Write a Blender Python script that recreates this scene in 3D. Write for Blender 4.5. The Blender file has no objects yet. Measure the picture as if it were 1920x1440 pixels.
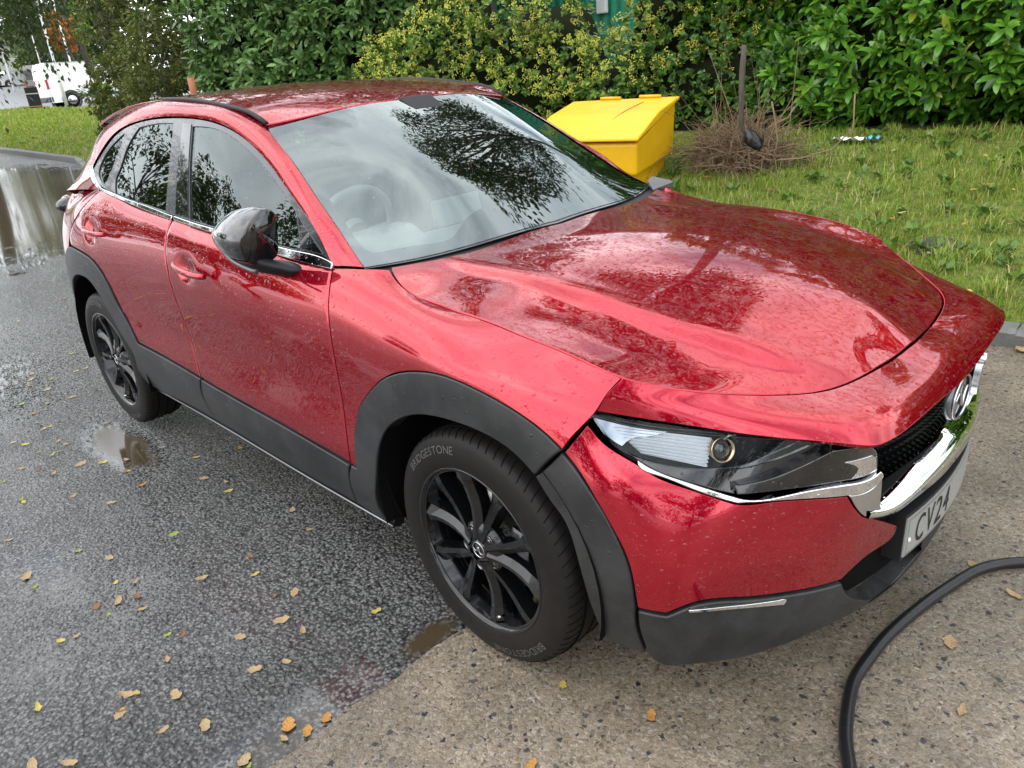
import bpy, bmesh, math, random
import numpy as np
from mathutils import Vector, Matrix
from mathutils.bvhtree import BVHTree
from mathutils.geometry import delaunay_2d_cdt
R = math.radians
sc = bpy.context.scene
# ---------------------------------------------------------------- camera
CAM = np.array([1.3066, -1.9767, 1.5557]); FPX = 1400.75
def rodr(w):
    th = np.linalg.norm(w); k = w/th
    K = np.array([[0, -k[2], k[1]], [k[2], 0, -k[0]], [-k[1], k[0], 0]])
    return np.eye(3)+np.sin(th)*K+(1-np.cos(th))*K@K
CM = rodr(np.array([1.8922, .7003, -.5691]))          # rows: right, down, forward
cam = bpy.data.cameras.new('camera'); co = bpy.data.objects.new('camera', cam)
sc.collection.objects.link(co); sc.camera = co
cam.sensor_width = 36; cam.sensor_fit = 'HORIZONTAL'; cam.lens = FPX/1920*36
cam.clip_start = .05; cam.clip_end = 2000
mw = Matrix.Identity(4)
for i in range(3):
    mw[i][0] = CM[0][i]; mw[i][1] = -CM[1][i]; mw[i][2] = -CM[2][i]; mw[i][3] = CAM[i]
co.matrix_world = mw
# ---------------------------------------------------------------- sky, sun, exposure
SUN_EL, SUN_AZ = 42, 205
w = bpy.data.worlds.new('World'); sc.world = w; w.use_nodes = True
nt = w.node_tree; N = nt.nodes; L = nt.links
bg = N['Background']
sky = N.new('ShaderNodeTexSky'); sky.sky_type = 'NISHITA'; sky.sun_disc = False
sky.sun_elevation = R(SUN_EL); sky.sun_rotation = R(SUN_AZ); sky.dust_density = 2.5; sky.air_density = 1.2
tc = N.new('ShaderNodeTexCoord'); mp = N.new('ShaderNodeMapping'); mp.inputs['Scale'].default_value = (1, 1, 2.2)
cn = N.new('ShaderNodeTexNoise'); cn.inputs['Scale'].default_value = 2.1; cn.inputs['Detail'].default_value = 7; cn.inputs['Roughness'].default_value = .55
cr = N.new('ShaderNodeValToRGB'); cr.color_ramp.elements[0].position = .30; cr.color_ramp.elements[1].position = .50
cn2 = N.new('ShaderNodeTexNoise'); cn2.inputs['Scale'].default_value = 3.3; cn2.inputs['Detail'].default_value = 5
cr2 = N.new('ShaderNodeValToRGB'); cr2.color_ramp.elements[0].position = .3; cr2.color_ramp.elements[1].position = .7
cr2.color_ramp.elements[0].color = (9.0, 9.6, 10.5, 1); cr2.color_ramp.elements[1].color = (17, 17.2, 17.4, 1)
mx = N.new('ShaderNodeMix'); mx.data_type = 'RGBA'
L.new(tc.outputs['Generated'], mp.inputs[0]); L.new(mp.outputs[0], cn.inputs['Vector']); L.new(mp.outputs[0], cn2.inputs['Vector'])
L.new(cn.outputs[0], cr.inputs[0]); L.new(cn2.outputs[0], cr2.inputs[0]); L.new(cr.outputs[0], mx.inputs[0])
L.new(sky.outputs[0], mx.inputs[6]); L.new(cr2.outputs[0], mx.inputs[7]); L.new(mx.outputs[2], bg.inputs[0])
bg.inputs[1].default_value = .15
sl = bpy.data.lights.new('sun', 'SUN'); sl.energy = .8; sl.angle = R(90); sl.color = (1, .96, .90)
so = bpy.data.objects.new('sun', sl); sc.collection.objects.link(so)
sdir = Vector((math.sin(R(SUN_AZ))*math.cos(R(SUN_EL)), math.cos(R(SUN_AZ))*math.cos(R(SUN_EL)), math.sin(R(SUN_EL))))
so.rotation_euler = sdir.to_track_quat('Z', 'Y').to_euler()
sc.view_settings.view_transform = 'Standard'; sc.view_settings.look = 'None'
sc.view_settings.exposure = .45; sc.view_settings.gamma = 1
sc.cycles.max_bounces = 8; sc.cycles.transparent_max_bounces = 16; sc.cycles.caustics_reflective = False; sc.cycles.caustics_refractive = False
# ---------------------------------------------------------------- helpers
def ray(x, y):
    d = np.array([(x-960)/FPX, (y-720)/FPX, 1.])@CM
    return d/np.linalg.norm(d)
def P(x, y, ax, v):
    d = ray(x, y); i = 'xyz'.index(ax); return CAM+d*((v-CAM[i])/d[i])
col = sc.collection
def tag(o, label=None, cat=None, group=None, kind=None):
    for k, v in (('label', label), ('category', cat), ('group', group), ('kind', kind)):
        if v: o[k] = v
    return o
def link(o, parent=None):
    col.objects.link(o)
    if parent is not None:
        o.parent = parent; o.matrix_parent_inverse = wm(parent).inverted()
    return o
def wm(o):
    m = o.matrix_basis.copy()
    if o.parent: m = wm(o.parent) @ o.matrix_parent_inverse @ m
    return m
def empty(name, loc, label, cat, group=None, rz=0):
    o = bpy.data.objects.new(name, None); o.location = loc; o.rotation_euler = (0, 0, rz); o.empty_display_size = .1
    col.objects.link(o); return tag(o, label, cat, group)
def mesh(name, V, F, mat=None, parent=None, smooth=True, mats=None, mi=None):
    me = bpy.data.meshes.new(name); me.from_pydata([tuple(map(float, v)) for v in V], [], [tuple(map(int, f)) for f in F])
    for m in (mats or ([mat] if mat else [])): me.materials.append(m)
    if mi is not None: me.polygons.foreach_set('material_index', list(mi))
    me.polygons.foreach_set('use_smooth', [smooth]*len(me.polygons)); me.update()
    return link(bpy.data.objects.new(name, me), parent)
def fastmesh(name, V, F, mat, parent=None, smooth=False, uv=None):
    """numpy verts (n,3), faces (m,k) all the same size"""
    V = np.asarray(V, dtype=np.float32); F = np.asarray(F, dtype=np.int32); m, k = F.shape
    me = bpy.data.meshes.new(name); me.vertices.add(len(V)); me.vertices.foreach_set('co', V.ravel())
    me.loops.add(m*k); me.loops.foreach_set('vertex_index', F.ravel()); me.polygons.add(m)
    me.polygons.foreach_set('loop_start', np.arange(m, dtype=np.int32)*k)
    me.polygons.foreach_set('loop_total', np.full(m, k, dtype=np.int32))
    if smooth: me.polygons.foreach_set('use_smooth', np.ones(m, dtype=bool))
    for mm in (mat if isinstance(mat, list) else [mat]): me.materials.append(mm)
    me.update(calc_edges=True)
    return link(bpy.data.objects.new(name, me), parent)
class MB:
    """collects boxes, tubes and lathes; build() links them as one mesh object"""
    def __init__(s): s.V = []; s.F = []; s.S = []
    def add(s, V, F, sm=False):
        n = len(s.V); s.V += [tuple(v) for v in V]; s.F += [tuple(i+n for i in f) for f in F]; s.S += [sm]*len(F)
    def box(s, c, d, M=None, b=0.0):
        hx, hy, hz = d[0]/2, d[1]/2, d[2]/2
        bm = bmesh.new(); bmesh.ops.create_cube(bm, size=1)
        for v in bm.verts: v.co = Vector((v.co.x*d[0], v.co.y*d[1], v.co.z*d[2]))
        if b: bmesh.ops.bevel(bm, geom=bm.edges[:], offset=b, segments=2, affect='EDGES', profile=.6)
        if M is not None:
            for v in bm.verts: v.co = M @ v.co
        c = Vector(c); bm.verts.index_update()
        s.add([v.co+c for v in bm.verts], [[v.index for v in f.verts] for f in bm.faces]); bm.free()
    def hull(s, pts, b=0.0, sm=False):
        bm = bmesh.new()
        for p in pts: bm.verts.new(p)
        r = bmesh.ops.convex_hull(bm, input=bm.verts[:])
        bmesh.ops.dissolve_limit(bm, angle_limit=R(2), verts=bm.verts[:], edges=bm.edges[:])
        if b: bmesh.ops.bevel(bm, geom=bm.edges[:], offset=b, segments=2, affect='EDGES', profile=.6)
        bm.verts.index_update()
        s.add([v.co[:] for v in bm.verts], [[v.index for v in f.verts] for f in bm.faces], sm); bm.free()
    def tube(s, pts, r, n=10, cap=True, closed=False):
        pts = [Vector(p) for p in pts]; m = len(pts)
        rs = r if hasattr(r, '__len__') else [r]*m
        V = []; up = None
        for i, p in enumerate(pts):
            if closed: t = (pts[(i+1) % m]-pts[i-1]).normalized()
            else: t = (pts[min(i+1, m-1)]-pts[max(i-1, 0)]).normalized()
            if up is None:
                up = Vector((0, 0, 1)) if abs(t.z) < .9 else Vector((1, 0, 0))
            a = t.cross(up)
            if a.length < 1e-6: a = t.orthogonal()
            a.normalize(); b = a.cross(t).normalized(); up = b
            for k in range(n):
                th = 2*math.pi*k/n; V.append(p+(a*math.cos(th)+b*math.sin(th))*rs[i])
        F = []
        for i in range(m if closed else m-1):
            j = (i+1) % m
            for k in range(n): F.append((i*n+k, i*n+(k+1) % n, j*n+(k+1) % n, j*n+k))
        s.add(V, F, True)
        if cap and not closed:
            s.F.append(tuple(len(s.V)-m*n+k for k in range(n))[::-1]); s.F.append(tuple(len(s.V)-n+k for k in range(n))); s.S += [False, False]
    def lathe(s, prof, n=64, M=None, sm=True, closed=False):
        """prof: (r, h) pairs, axis = local z"""
        V = []; m = len(prof)
        for r_, h in prof:
            for k in range(n):
                th = 2*math.pi*k/n; V.append(Vector((r_*math.cos(th), r_*math.sin(th), h)))
        if M is not None: V = [M @ v for v in V]
        F = []
        for i in range(m if closed else m-1):
            j = (i+1) % m
            for k in range(n): F.append((i*n+k, i*n+(k+1) % n, j*n+(k+1) % n, j*n+k))
        s.add(V, F, sm)
    def build(s, name, mat, parent=None, bevel=0):
        o = mesh(name, s.V, s.F, mat, parent); o.data.polygons.foreach_set('use_smooth', s.S)
        return o
def cspline(kn, t):
    """natural cubic spline interpolation weights (len(t) x len(kn))"""
    kn = np.asarray(kn, float); n = len(kn); h = np.diff(kn); A = np.zeros((n, n)); B = np.zeros((n, n)); A[0, 0] = A[-1, -1] = 1
    for i in range(1, n-1):
        A[i, i-1] = h[i-1]; A[i, i] = 2*(h[i-1]+h[i]); A[i, i+1] = h[i]
        B[i, i-1] = 6/h[i-1]; B[i, i+1] = 6/h[i]; B[i, i] = -6/h[i-1]-6/h[i]
    Mm = np.linalg.solve(A, B); t = np.asarray(t, float); i = np.clip(np.searchsorted(kn, t)-1, 0, n-2)
    hh = h[i]; a = (kn[i+1]-t)/hh; b = (t-kn[i])/hh; I = np.eye(n)
    a_, b_ = np.clip(a, -.5, 1.5), np.clip(b, -.5, 1.5)
    return a[:, None]*I[i]+b[:, None]*I[i+1]+((a_**3-a_)*hh*hh/6)[:, None]*Mm[i]+((b_**3-b_)*hh*hh/6)[:, None]*Mm[i+1]
def curve3(pts, step=.01, closed=False):
    pts = np.asarray(pts, float)
    if closed: pts = np.vstack([pts[-2:-1] if False else pts, pts[:1]])
    d = np.r_[0, np.cumsum(np.maximum(np.linalg.norm(np.diff(pts, axis=0), axis=1), 1e-5))]
    n = max(2, int(math.ceil(d[-1]/step))+1); t = np.linspace(0, d[-1], n)
    if len(pts) == 2: return pts[0]+(pts[1]-pts[0])*(t/d[-1])[:, None]
    return cspline(d, t)@pts
class Surf:
    ref = np.array([-1.3, 0, .6])
    def __init__(s, lo, hi, step, umin=None):
        s.lo, s.hi = np.array(lo, float), np.array(hi, float)
        nu = int((hi[0]-lo[0])/step)+2; nv = int((hi[1]-lo[1])/step)+2; s.nu, s.nv = nu, nv
        U, Vv = np.meshgrid(np.linspace(lo[0], hi[0], nu), np.linspace(lo[1], hi[1], nv), indexing='ij')
        s.gu, s.gv = U.ravel(), Vv.ravel(); X = s.ev(np.stack([s.gu, s.gv], 1)); s.X = X
        F = []
        for i in range(nu-1):
            for j in range(nv-1):
                a = i*nv+j; F.append((a, a+nv, a+nv+1)); F.append((a, a+nv+1, a+1))
        if umin is not None: F = [f for f in F if s.gu[f[0]] >= umin]
        s.T = F; s.bvh = BVHTree.FromPolygons([tuple(x) for x in X], F)
    def nrm(s, uv):
        e = 1.5e-3; a = s.ev(uv+[e, 0])-s.ev(uv-[e, 0]); b = s.ev(uv+[0, e])-s.ev(uv-[0, e]); n = np.cross(a, b)
        n /= np.linalg.norm(n, axis=1)[:, None]+1e-12; x = s.ev(uv)
        if not hasattr(s, 'sg'):
            k = np.argsort(((uv-(s.lo+s.hi)/2)**2).sum(1))[:5]; s.sg = 1 if ((n[k]*s.out(x[k])).sum(1)).mean() > 0 else -1
        return n*s.sg
    def out(s, x): return x-s.ref
    def hit(s, o, d):
        loc, n, i, dist = s.bvh.ray_cast(Vector(o), Vector(d))
        if loc is None:                                # closest approach: walk along the ray
            best = None
            for t in np.linspace(.3, 7, 240):
                q = Vector(o)+Vector(d)*t; l2, n2, i2, dd = s.bvh.find_nearest(q)
                if best is None or dd < best[0]: best = (dd, l2, i2)
            loc, i = best[1], best[2]
            if best[0] > .04: print('MISS', [round(float(a), 3) for a in o], [round(float(a), 3) for a in d], round(best[0], 3))
        a, b, c = s.T[i]; A, B, C = s.X[a], s.X[b], s.X[c]; q = np.array(loc)
        v0, v1, v2 = B-A, C-A, q-A; d00, d01, d11, d20, d21 = v0@v0, v0@v1, v1@v1, v2@v0, v2@v1; den = d00*d11-d01*d01
        w1 = (d11*d20-d01*d21)/den; w2 = (d00*d21-d01*d20)/den
        return np.array([s.gu[a]+w1*(s.gu[b]-s.gu[a])+w2*(s.gu[c]-s.gu[a]), s.gv[a]+w1*(s.gv[b]-s.gv[a])+w2*(s.gv[c]-s.gv[a])])
    def tok(s, t):
        k = t[0]; a, b = map(float, (t[1:] if k in 'sftu' else t).split(','))
        if k == 's': return s.hit((a, -3, b), (0, 1, 0))
        if k == 'f': return s.hit((3, a, b), (-1, 0, 0))
        if k == 't': return s.hit((a, b, 4), (0, 0, -1))
        if k == 'u': return np.array([a, b])
        return s.hit(CAM, ray(a, b))
    def line(s, txt, step=.012):
        """'p p p | p p' : smooth through points, '|' marks the preceding point as a corner"""
        segs = []; cur = []
        for t in txt.split():
            if t == '|':
                segs.append(cur); cur = [cur[-1]]
            else: cur.append(s.tok(t))
        segs.append(cur); out = []
        for g in segs:
            if len(g) > 1: out += list(curve3(g, step))[:-1]
        out.append(segs[-1][-1]); return np.array(out)
class Tensor(Surf):
    def __init__(s, G, step=.03, sym=False, pad=0., ukeep=0):
        G = np.asarray(G, float)                       # stations x rows x 3
        if sym: G = np.concatenate([G, (G*[1, -1, 1])[:-1][::-1]], 0)
        du = np.linalg.norm(np.diff(G, axis=0), axis=2).mean(1); dv = np.linalg.norm(np.diff(G, axis=1), axis=2).mean(0)
        s.ku = np.r_[0, np.cumsum(du)]; s.kv = np.r_[0, np.cumsum(dv)]; s.G = G
        if sym: s.ku = s.ku-s.ku[-1]/2
        super().__init__((s.ku[0], s.kv[0]), (s.ku[-1], s.kv[-1]+pad), step, s.ku[ukeep] if ukeep else None)
    def ev(s, uv):
        return np.einsum('nu,nv,uvk->nk', cspline(s.ku, uv[:, 0]), cspline(s.kv, uv[:, 1]), s.G, optimize=True)
class TPS(Surf):
    """thin plate height field; ax = the dependent axis"""
    def __init__(s, pts, ax, lo, hi, step=.03, sym=False, extra=None, lam=1e-5):
        pts = np.asarray(pts, float); s.ax = ax; s.dom = [k for k in range(3) if k != ax]
        if sym:
            m = pts[np.abs(pts[:, 1]) > 1e-4]*[1, -1, 1]; pts = np.vstack([pts, m])
        s.q = pts[:, s.dom]; n = len(pts); K = s.k(s.q, s.q)+lam*np.eye(n); Q = np.c_[np.ones(n), s.q]
        A = np.block([[K, Q], [Q.T, np.zeros((3, 3))]]); s.w = np.linalg.solve(A, np.r_[pts[:, ax], 0, 0, 0]); s.extra = extra
        super().__init__(lo, hi, step)
    def k(s, a, b):
        r2 = ((a[:, None]-b[None])**2).sum(2); return r2*np.log(r2+1e-12)*.5
    def ev(s, uv):
        h = np.concatenate([s.k(c, s.q)@s.w[:-3] for c in np.array_split(uv, max(1, len(uv)//4000))])+s.w[-3]+uv@s.w[-2:]
        if s.extra is not None: h = h+s.extra(uv)
        X = np.empty((len(uv), 3)); X[:, s.dom] = uv; X[:, s.ax] = h; return X
def inset(Pg, d):
    Pg = np.asarray(Pg); a = Pg-np.roll(Pg, 1, 0); b = np.roll(Pg, -1, 0)-Pg
    a /= np.linalg.norm(a, axis=1)[:, None]+1e-12; b /= np.linalg.norm(b, axis=1)[:, None]+1e-12
    na = np.stack([-a[:, 1], a[:, 0]], 1); nb = np.stack([-b[:, 1], b[:, 0]], 1); m = na+nb
    m /= np.maximum((m*m).sum(1)[:, None]/2, .35); return Pg+m*d
def inside(Pg, q):
    x, y = q[:, 0], q[:, 1]; c = np.zeros(len(q), bool); n = len(Pg); j = n-1
    for i in range(n):
        xi, yi, xj, yj = *Pg[i], *Pg[j]
        c ^= ((yi > y) != (yj > y)) & (x < (xj-xi)*(y-yi)/(yj-yi+1e-15)+xi); j = i
    return c
def dedupe(Pg, e=.0015):
    o = [Pg[0]]
    for p in Pg[1:]:
        if np.linalg.norm(p-o[-1]) > e: o.append(p)
    if np.linalg.norm(o[0]-o[-1]) < e: o.pop()
    return np.array(o)
def panel(name, S, outline, mat, parent, off=0., gap=.002, bev=.0015, thick=.012, h=.025, sym=False, mirror=True, holes=(), dish=None, label=None, offs=None):
    Pg = S.line(outline) if isinstance(outline, str) else outline
    if sym: Pg = np.vstack([Pg, (Pg*[-1, 1] if isinstance(S, Tensor) else Pg*[1, -1])[::-1]])
    Pg = dedupe(Pg); ar = .5*np.sum(Pg[:, 0]*np.roll(Pg[:, 1], -1)-np.roll(Pg[:, 0], -1)*Pg[:, 1])
    if ar < 0: Pg = Pg[::-1]
    loops = [Pg]
    for hl in holes:
        q = dedupe(S.line(hl) if isinstance(hl, str) else hl); ar = .5*np.sum(q[:, 0]*np.roll(q[:, 1], -1)-np.roll(q[:, 0], -1)*q[:, 1])
        loops.append(q if ar < 0 else q[::-1])
    L0 = [inset(p, gap+bev) for p in loops]; L1 = [inset(p, gap) for p in loops]
    pts = []; edges = []
    for p in L0:
        n0 = len(pts); n = len(p); pts += [tuple(q) for q in p]; edges += [(n0+i, n0+(i+1) % n) for i in range(n)]
    nb = len(pts); lo, hi = L0[0].min(0), L0[0].max(0)
    gx, gy = np.meshgrid(np.arange(lo[0]+h/2, hi[0], h), np.arange(lo[1]+h/2, hi[1], h)); gx[1::2] += h/2
    g = np.stack([gx.ravel(), gy.ravel()], 1)
    if len(g):
        ok = inside(L0[0], g)
        for p in L0[1:]: ok &= ~inside(p, g)
        g = g[ok]
        if len(g):
            allb = np.vstack(L0); d = np.min(((g[:, None]-allb[None])**2).sum(2), 1); g = g[d > (h*.45)**2]
    pts += [tuple(q) for q in g]
    r = delaunay_2d_cdt([Vector(p) for p in pts], edges, [], 0, 1e-6, True)
    q = np.array([v[:] for v in r[0]]); org = r[3]; F = [list(f) for f in r[2]]
    cen = np.array([q[f].mean(0) for f in F]); ok = inside(L0[0], cen)
    for p in L0[1:]: ok &= ~inside(p, cen)
    F = [f for f, k in zip(F, ok) if k]
    X = S.ev(q); Nn = S.nrm(q); o_ = off
    if offs is not None: o_ = off+offs(q, X)[:, None]
    V = list(X+Nn*o_)
    if dish is not None:
        D = dish(q)[:, None]; V = list(np.array(V)-Nn*D)
    Nv = list(Nn)
    fn = []
    for f in F:
        n = np.cross(V[f[1]]-V[f[0]], V[f[2]]-V[f[0]]); fn.append(n@Nn[f[0]])
    F = [f if k > 0 else f[::-1] for f, k in zip(F, fn)]
    mp_ = {}
    for i, og in enumerate(org):
        for k in og:
            if k < nb: mp_[k] = i
    nface = len(F); base = 0; smoothN = len(V)
    for p0, p1 in zip(L0, L1):
        n = len(p0); X1 = S.ev(p1); N1 = S.nrm(p1); X0 = S.ev(p0); od = X1-X0; od /= np.linalg.norm(od, axis=1)[:, None]+1e-9
        of1 = off if offs is None else off+offs(p1, X1)[:, None]
        A = X1+N1*(of1-max(bev, .0003)); B = X1+N1*(of1-thick)
        a0 = len(V); V += list(A); Nv += list(N1*.35+od*.94); b0 = len(V); V += list(A); Nv += list(od); c0 = len(V); V += list(B); Nv += list(od)
        for i in range(n):
            j = (i+1) % n; vi, vj = mp_.get(base+i), mp_.get(base+j)
            if vi is None or vj is None: continue
            F.append([vj, vi, a0+i, a0+j]); F.append([b0+j, b0+i, c0+i, c0+j])
        base += n
    V = np.array(V); Nv = np.array(Nv); Nv /= np.linalg.norm(Nv, axis=1)[:, None]+1e-9
    out = []
    for side in ((0, 1) if (mirror and not sym) else (0,)):
        Vs = V*[1, -1, 1] if side else V; Ns = Nv*[1, -1, 1] if side else Nv; Fs = [f[::-1] for f in F] if side else F
        o = mesh(name, Vs, Fs, mat, parent)
        if dish is None and offs is None: o.data.normals_split_custom_set_from_vertices([tuple(x) for x in Ns])
        if label: o['label'] = label
        out.append(o)
    return out
def smooth(a): a = np.clip(a, 0, 1); return a*a*(3-2*a)
# ---------------------------------------------------------------- materials
def mat(name, col_=(.5, .5, .5), rough=.5, metal=0, coat=0, coatr=.03, spec=.5, trans=0, ior=1.45, em=None):
    m = bpy.data.materials.new(name); m.use_nodes = True; b = m.node_tree.nodes['Principled BSDF']
    b.inputs['Base Color'].default_value = (*col_, 1); b.inputs['Roughness'].default_value = rough; b.inputs['Metallic'].default_value = metal
    b.inputs['Coat Weight'].default_value = coat; b.inputs['Coat Roughness'].default_value = coatr; b.inputs['Specular IOR Level'].default_value = spec
    b.inputs['Transmission Weight'].default_value = trans; b.inputs['IOR'].default_value = ior
    if em: b.inputs['Emission Color'].default_value = (*em[0], 1); b.inputs['Emission Strength'].default_value = em[1]
    return m
class NT:
    def __init__(s, m): s.t = m.node_tree; s.n = s.t.nodes; s.b = s.n.get('Principled BSDF')
    def lk(s, a, b): s.t.links.new(a, b)
    def co(s, kind='Object', scale=None):
        c = s.n.new('ShaderNodeTexCoord').outputs[kind]
        if scale is not None:
            m = s.n.new('ShaderNodeMapping'); m.inputs['Scale'].default_value = scale; s.lk(c, m.inputs[0]); return m.outputs[0]
        return c
    def noise(s, v, sc_, det=4, ro=.5, dist=0):
        n = s.n.new('ShaderNodeTexNoise'); n.inputs['Scale'].default_value = sc_; n.inputs['Detail'].default_value = det
        n.inputs['Roughness'].default_value = ro; n.inputs['Distortion'].default_value = dist; s.lk(v, n.inputs['Vector']); return n.outputs['Fac']
    def vor(s, v, sc_, feat='F1', out='Distance', rnd=1):
        n = s.n.new('ShaderNodeTexVoronoi'); n.feature = feat; n.inputs['Scale'].default_value = sc_; n.inputs['Randomness'].default_value = rnd
        s.lk(v, n.inputs['Vector']); return n.outputs[out]
    def ramp(s, f, *st, interp='LINEAR'):
        r = s.n.new('ShaderNodeValToRGB'); r.color_ramp.interpolation = interp; e = r.color_ramp.elements
        while len(e) < len(st): e.new(.5)
        for k, (p, c) in enumerate(st):
            e[k].position = p; e[k].color = (*c, 1) if hasattr(c, '__len__') else (c, c, c, 1)
        s.lk(f, r.inputs[0]); return r.outputs[0]
    def mix(s, f, a, b, bl='MIX'):
        m = s.n.new('ShaderNodeMix'); m.data_type = 'RGBA'; m.blend_type = bl
        for k, x in ((0, f), (6, a), (7, b)):
            if isinstance(x, (int, float)): m.inputs[k].default_value = x if k == 0 else (x, x, x, 1)
            elif isinstance(x, tuple): m.inputs[k].default_value = (*x, 1)
            else: s.lk(x, m.inputs[k])
        return m.outputs[2]
    def math(s, op, a, b=0, c=None, clamp=False):
        m = s.n.new('ShaderNodeMath'); m.operation = op; m.use_clamp = clamp
        for k, x in enumerate((a, b) if c is None else (a, b, c)):
            if isinstance(x, (int, float)): m.inputs[k].default_value = x
            else: s.lk(x, m.inputs[k])
        return m.outputs[0]
    def bump(s, h, st=.3, d=.01, nrm=None):
        b = s.n.new('ShaderNodeBump'); b.inputs['Strength'].default_value = st; b.inputs['Distance'].default_value = d; s.lk(h, b.inputs['Height'])
        if nrm is not None: s.lk(nrm, b.inputs['Normal'])
        return b.outputs[0]
    def xyz(s, v):
        x = s.n.new('ShaderNodeSeparateXYZ'); s.lk(v, x.inputs[0]); return x.outputs
def drops(t, v, sc_=55, dens=.30, size=.33):
    """height of sparse rain drops"""
    d = t.vor(v, sc_); c = t.vor(v, sc_, out='Color'); x = t.xyz(c)
    on = t.math('LESS_THAN', x[0], dens); sz = t.math('MULTIPLY_ADD', x[1], size*.7, size*.3)
    k = t.math('DIVIDE', d, sz); k = t.math('MULTIPLY', k, k); k = t.math('SUBTRACT', 1, k, clamp=True); k = t.math('SQRT', k)
    return t.math('MULTIPLY', k, on)
def paint_mat():
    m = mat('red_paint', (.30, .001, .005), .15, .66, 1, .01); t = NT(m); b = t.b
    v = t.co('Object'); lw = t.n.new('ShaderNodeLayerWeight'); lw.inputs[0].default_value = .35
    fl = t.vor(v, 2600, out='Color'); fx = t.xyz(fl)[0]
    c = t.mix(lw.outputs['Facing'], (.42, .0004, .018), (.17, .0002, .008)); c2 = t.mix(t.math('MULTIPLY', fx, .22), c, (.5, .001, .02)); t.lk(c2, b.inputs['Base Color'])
    # rain: beads on the coat, thin water film with ragged edges
    d1 = drops(t, v, 58, .36, .34); d2 = drops(t, v, 120, .45, .36)
    up = t.xyz(t.n.new('ShaderNodeNewGeometry').outputs['Normal'])[2]
    vs = t.co('Object', (5, 9, 5)); f = t.noise(vs, 3.0, 8, .72, 1.2); film = t.ramp(f, (.50, 0), (.515, 1)); upm = t.math('SMOOTH_MIN', 1, up, .1)
    film = t.math('MULTIPLY', film, t.ramp(up, (.78, 0), (.93, 1)))
    h = t.math('ADD', t.math('MULTIPLY', d1, .8), t.math('MULTIPLY', d2, .4)); h = t.math('ADD', h, t.math('MULTIPLY', film, .10))
    n = t.bump(h, .9, .0035); t.lk(n, b.inputs['Coat Normal'])
    ro = t.math('MULTIPLY_ADD', t.noise(v, 9, 5, .6), .05, -.008, clamp=True); t.lk(t.math('ADD', ro, t.math('MULTIPLY', film, .02)), b.inputs['Coat Roughness'])
    b.inputs['Coat IOR'].default_value = 1.58
    b.inputs['Specular IOR Level'].default_value = .0; b.inputs['Specular Tint'].default_value = (.55, .01, .03, 1)
    return m
def clad_mat():
    m = mat('cladding', (.035, .036, .037), .48); t = NT(m); v = t.co()
    g = t.noise(v, 900, 2); s_ = t.noise(v, 6, 6, .65); d1 = drops(t, v, 70, .18, .30); d2 = drops(t, v, 170, .2, .3)
    t.lk(t.mix(t.ramp(s_, (.4, 0), (.62, 1)), (.016, .0165, .017), (.033, .034, .035)), t.b.inputs['Base Color'])
    h = t.math('ADD', t.math('MULTIPLY', g, .12), t.math('ADD', t.math('MULTIPLY', d1, .9), t.math('MULTIPLY', d2, .5)))
    t.lk(t.bump(h, .6, .0022), t.b.inputs['Normal'])
    wet = t.math('GREATER_THAN', t.math('ADD', d1, d2), .02); r = t.math('MULTIPLY_ADD', s_, .3, .28)
    t.lk(t.mix(wet, r, .08), t.b.inputs['Roughness']); return m
def glass_mat(name, tint, ior=1.5, refl=1.0, dr=True):
    m = bpy.data.materials.new(name); m.use_nodes = True; t = NT(m); t.n.remove(t.b); out = t.n['Material Output']
    tr = t.n.new('ShaderNodeBsdfTransparent'); tr.inputs[0].default_value = (*tint, 1)
    gl = t.n.new('ShaderNodeBsdfGlossy'); gl.inputs['Roughness'].default_value = .004; gl.inputs[0].default_value = (refl*.90, refl, refl*.985, 1)
    fr = t.n.new('ShaderNodeFresnel'); fr.inputs[0].default_value = ior; mx_ = t.n.new('ShaderNodeMixShader')
    if dr:
        v = t.co(); h = t.math('ADD', drops(t, v, 75, .16, .26), t.math('MULTIPLY', drops(t, v, 190, .2, .3), .5)); n = t.bump(h, .6, .002)
        t.lk(n, gl.inputs['Normal']); t.lk(n, fr.inputs['Normal'])
    t.lk(fr.outputs[0], mx_.inputs[0]); t.lk(tr.outputs[0], mx_.inputs[1]); t.lk(gl.outputs[0], mx_.inputs[2]); t.lk(mx_.outputs[0], out.inputs[0]); return m
def drip(name, c, rough, metal=0, coat=0, sc_=80, dens=.3):
    m = mat(name, c, rough, metal, coat); t = NT(m); v = t.co(); h = t.math('ADD', drops(t, v, sc_, dens, .32), t.math('MULTIPLY', drops(t, v, sc_*2.3, .25, .3), .5))
    n = t.bump(h, .6, .002); t.lk(n, t.b.inputs['Normal']); t.lk(n, t.b.inputs['Coat Normal']); return m
M = {}
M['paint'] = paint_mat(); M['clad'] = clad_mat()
M['black'] = mat('black_plastic', (.006, .006, .007), .6); M['void'] = mat('black_underside', (.004, .004, .004), .9, spec=.1)
M['gloss'] = drip('gloss_black', (.004, .004, .005), .05, 0, 1); M['frit'] = drip('frit_glass', (.012, .013, .016), .03, 0, 1, 75, .15)
M['frame'] = drip('satin_frame', (.035, .038, .042), .22, 0, .6, 90, .3)
M['chrome'] = drip('chrome', (.78, .79, .80), .05, 1, 0, 75, .25); M['satin'] = mat('satin_chrome', (.55, .56, .58), .16, 1)
M['ws'] = glass_mat('windscreen_glass', (.84, .97, .94), 2.4); M['door_glass'] = glass_mat('door_glass', (.70, .80, .77), 1.8); M['priv'] = glass_mat('privacy_glass', (.05, .055, .055), 1.7)
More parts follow.
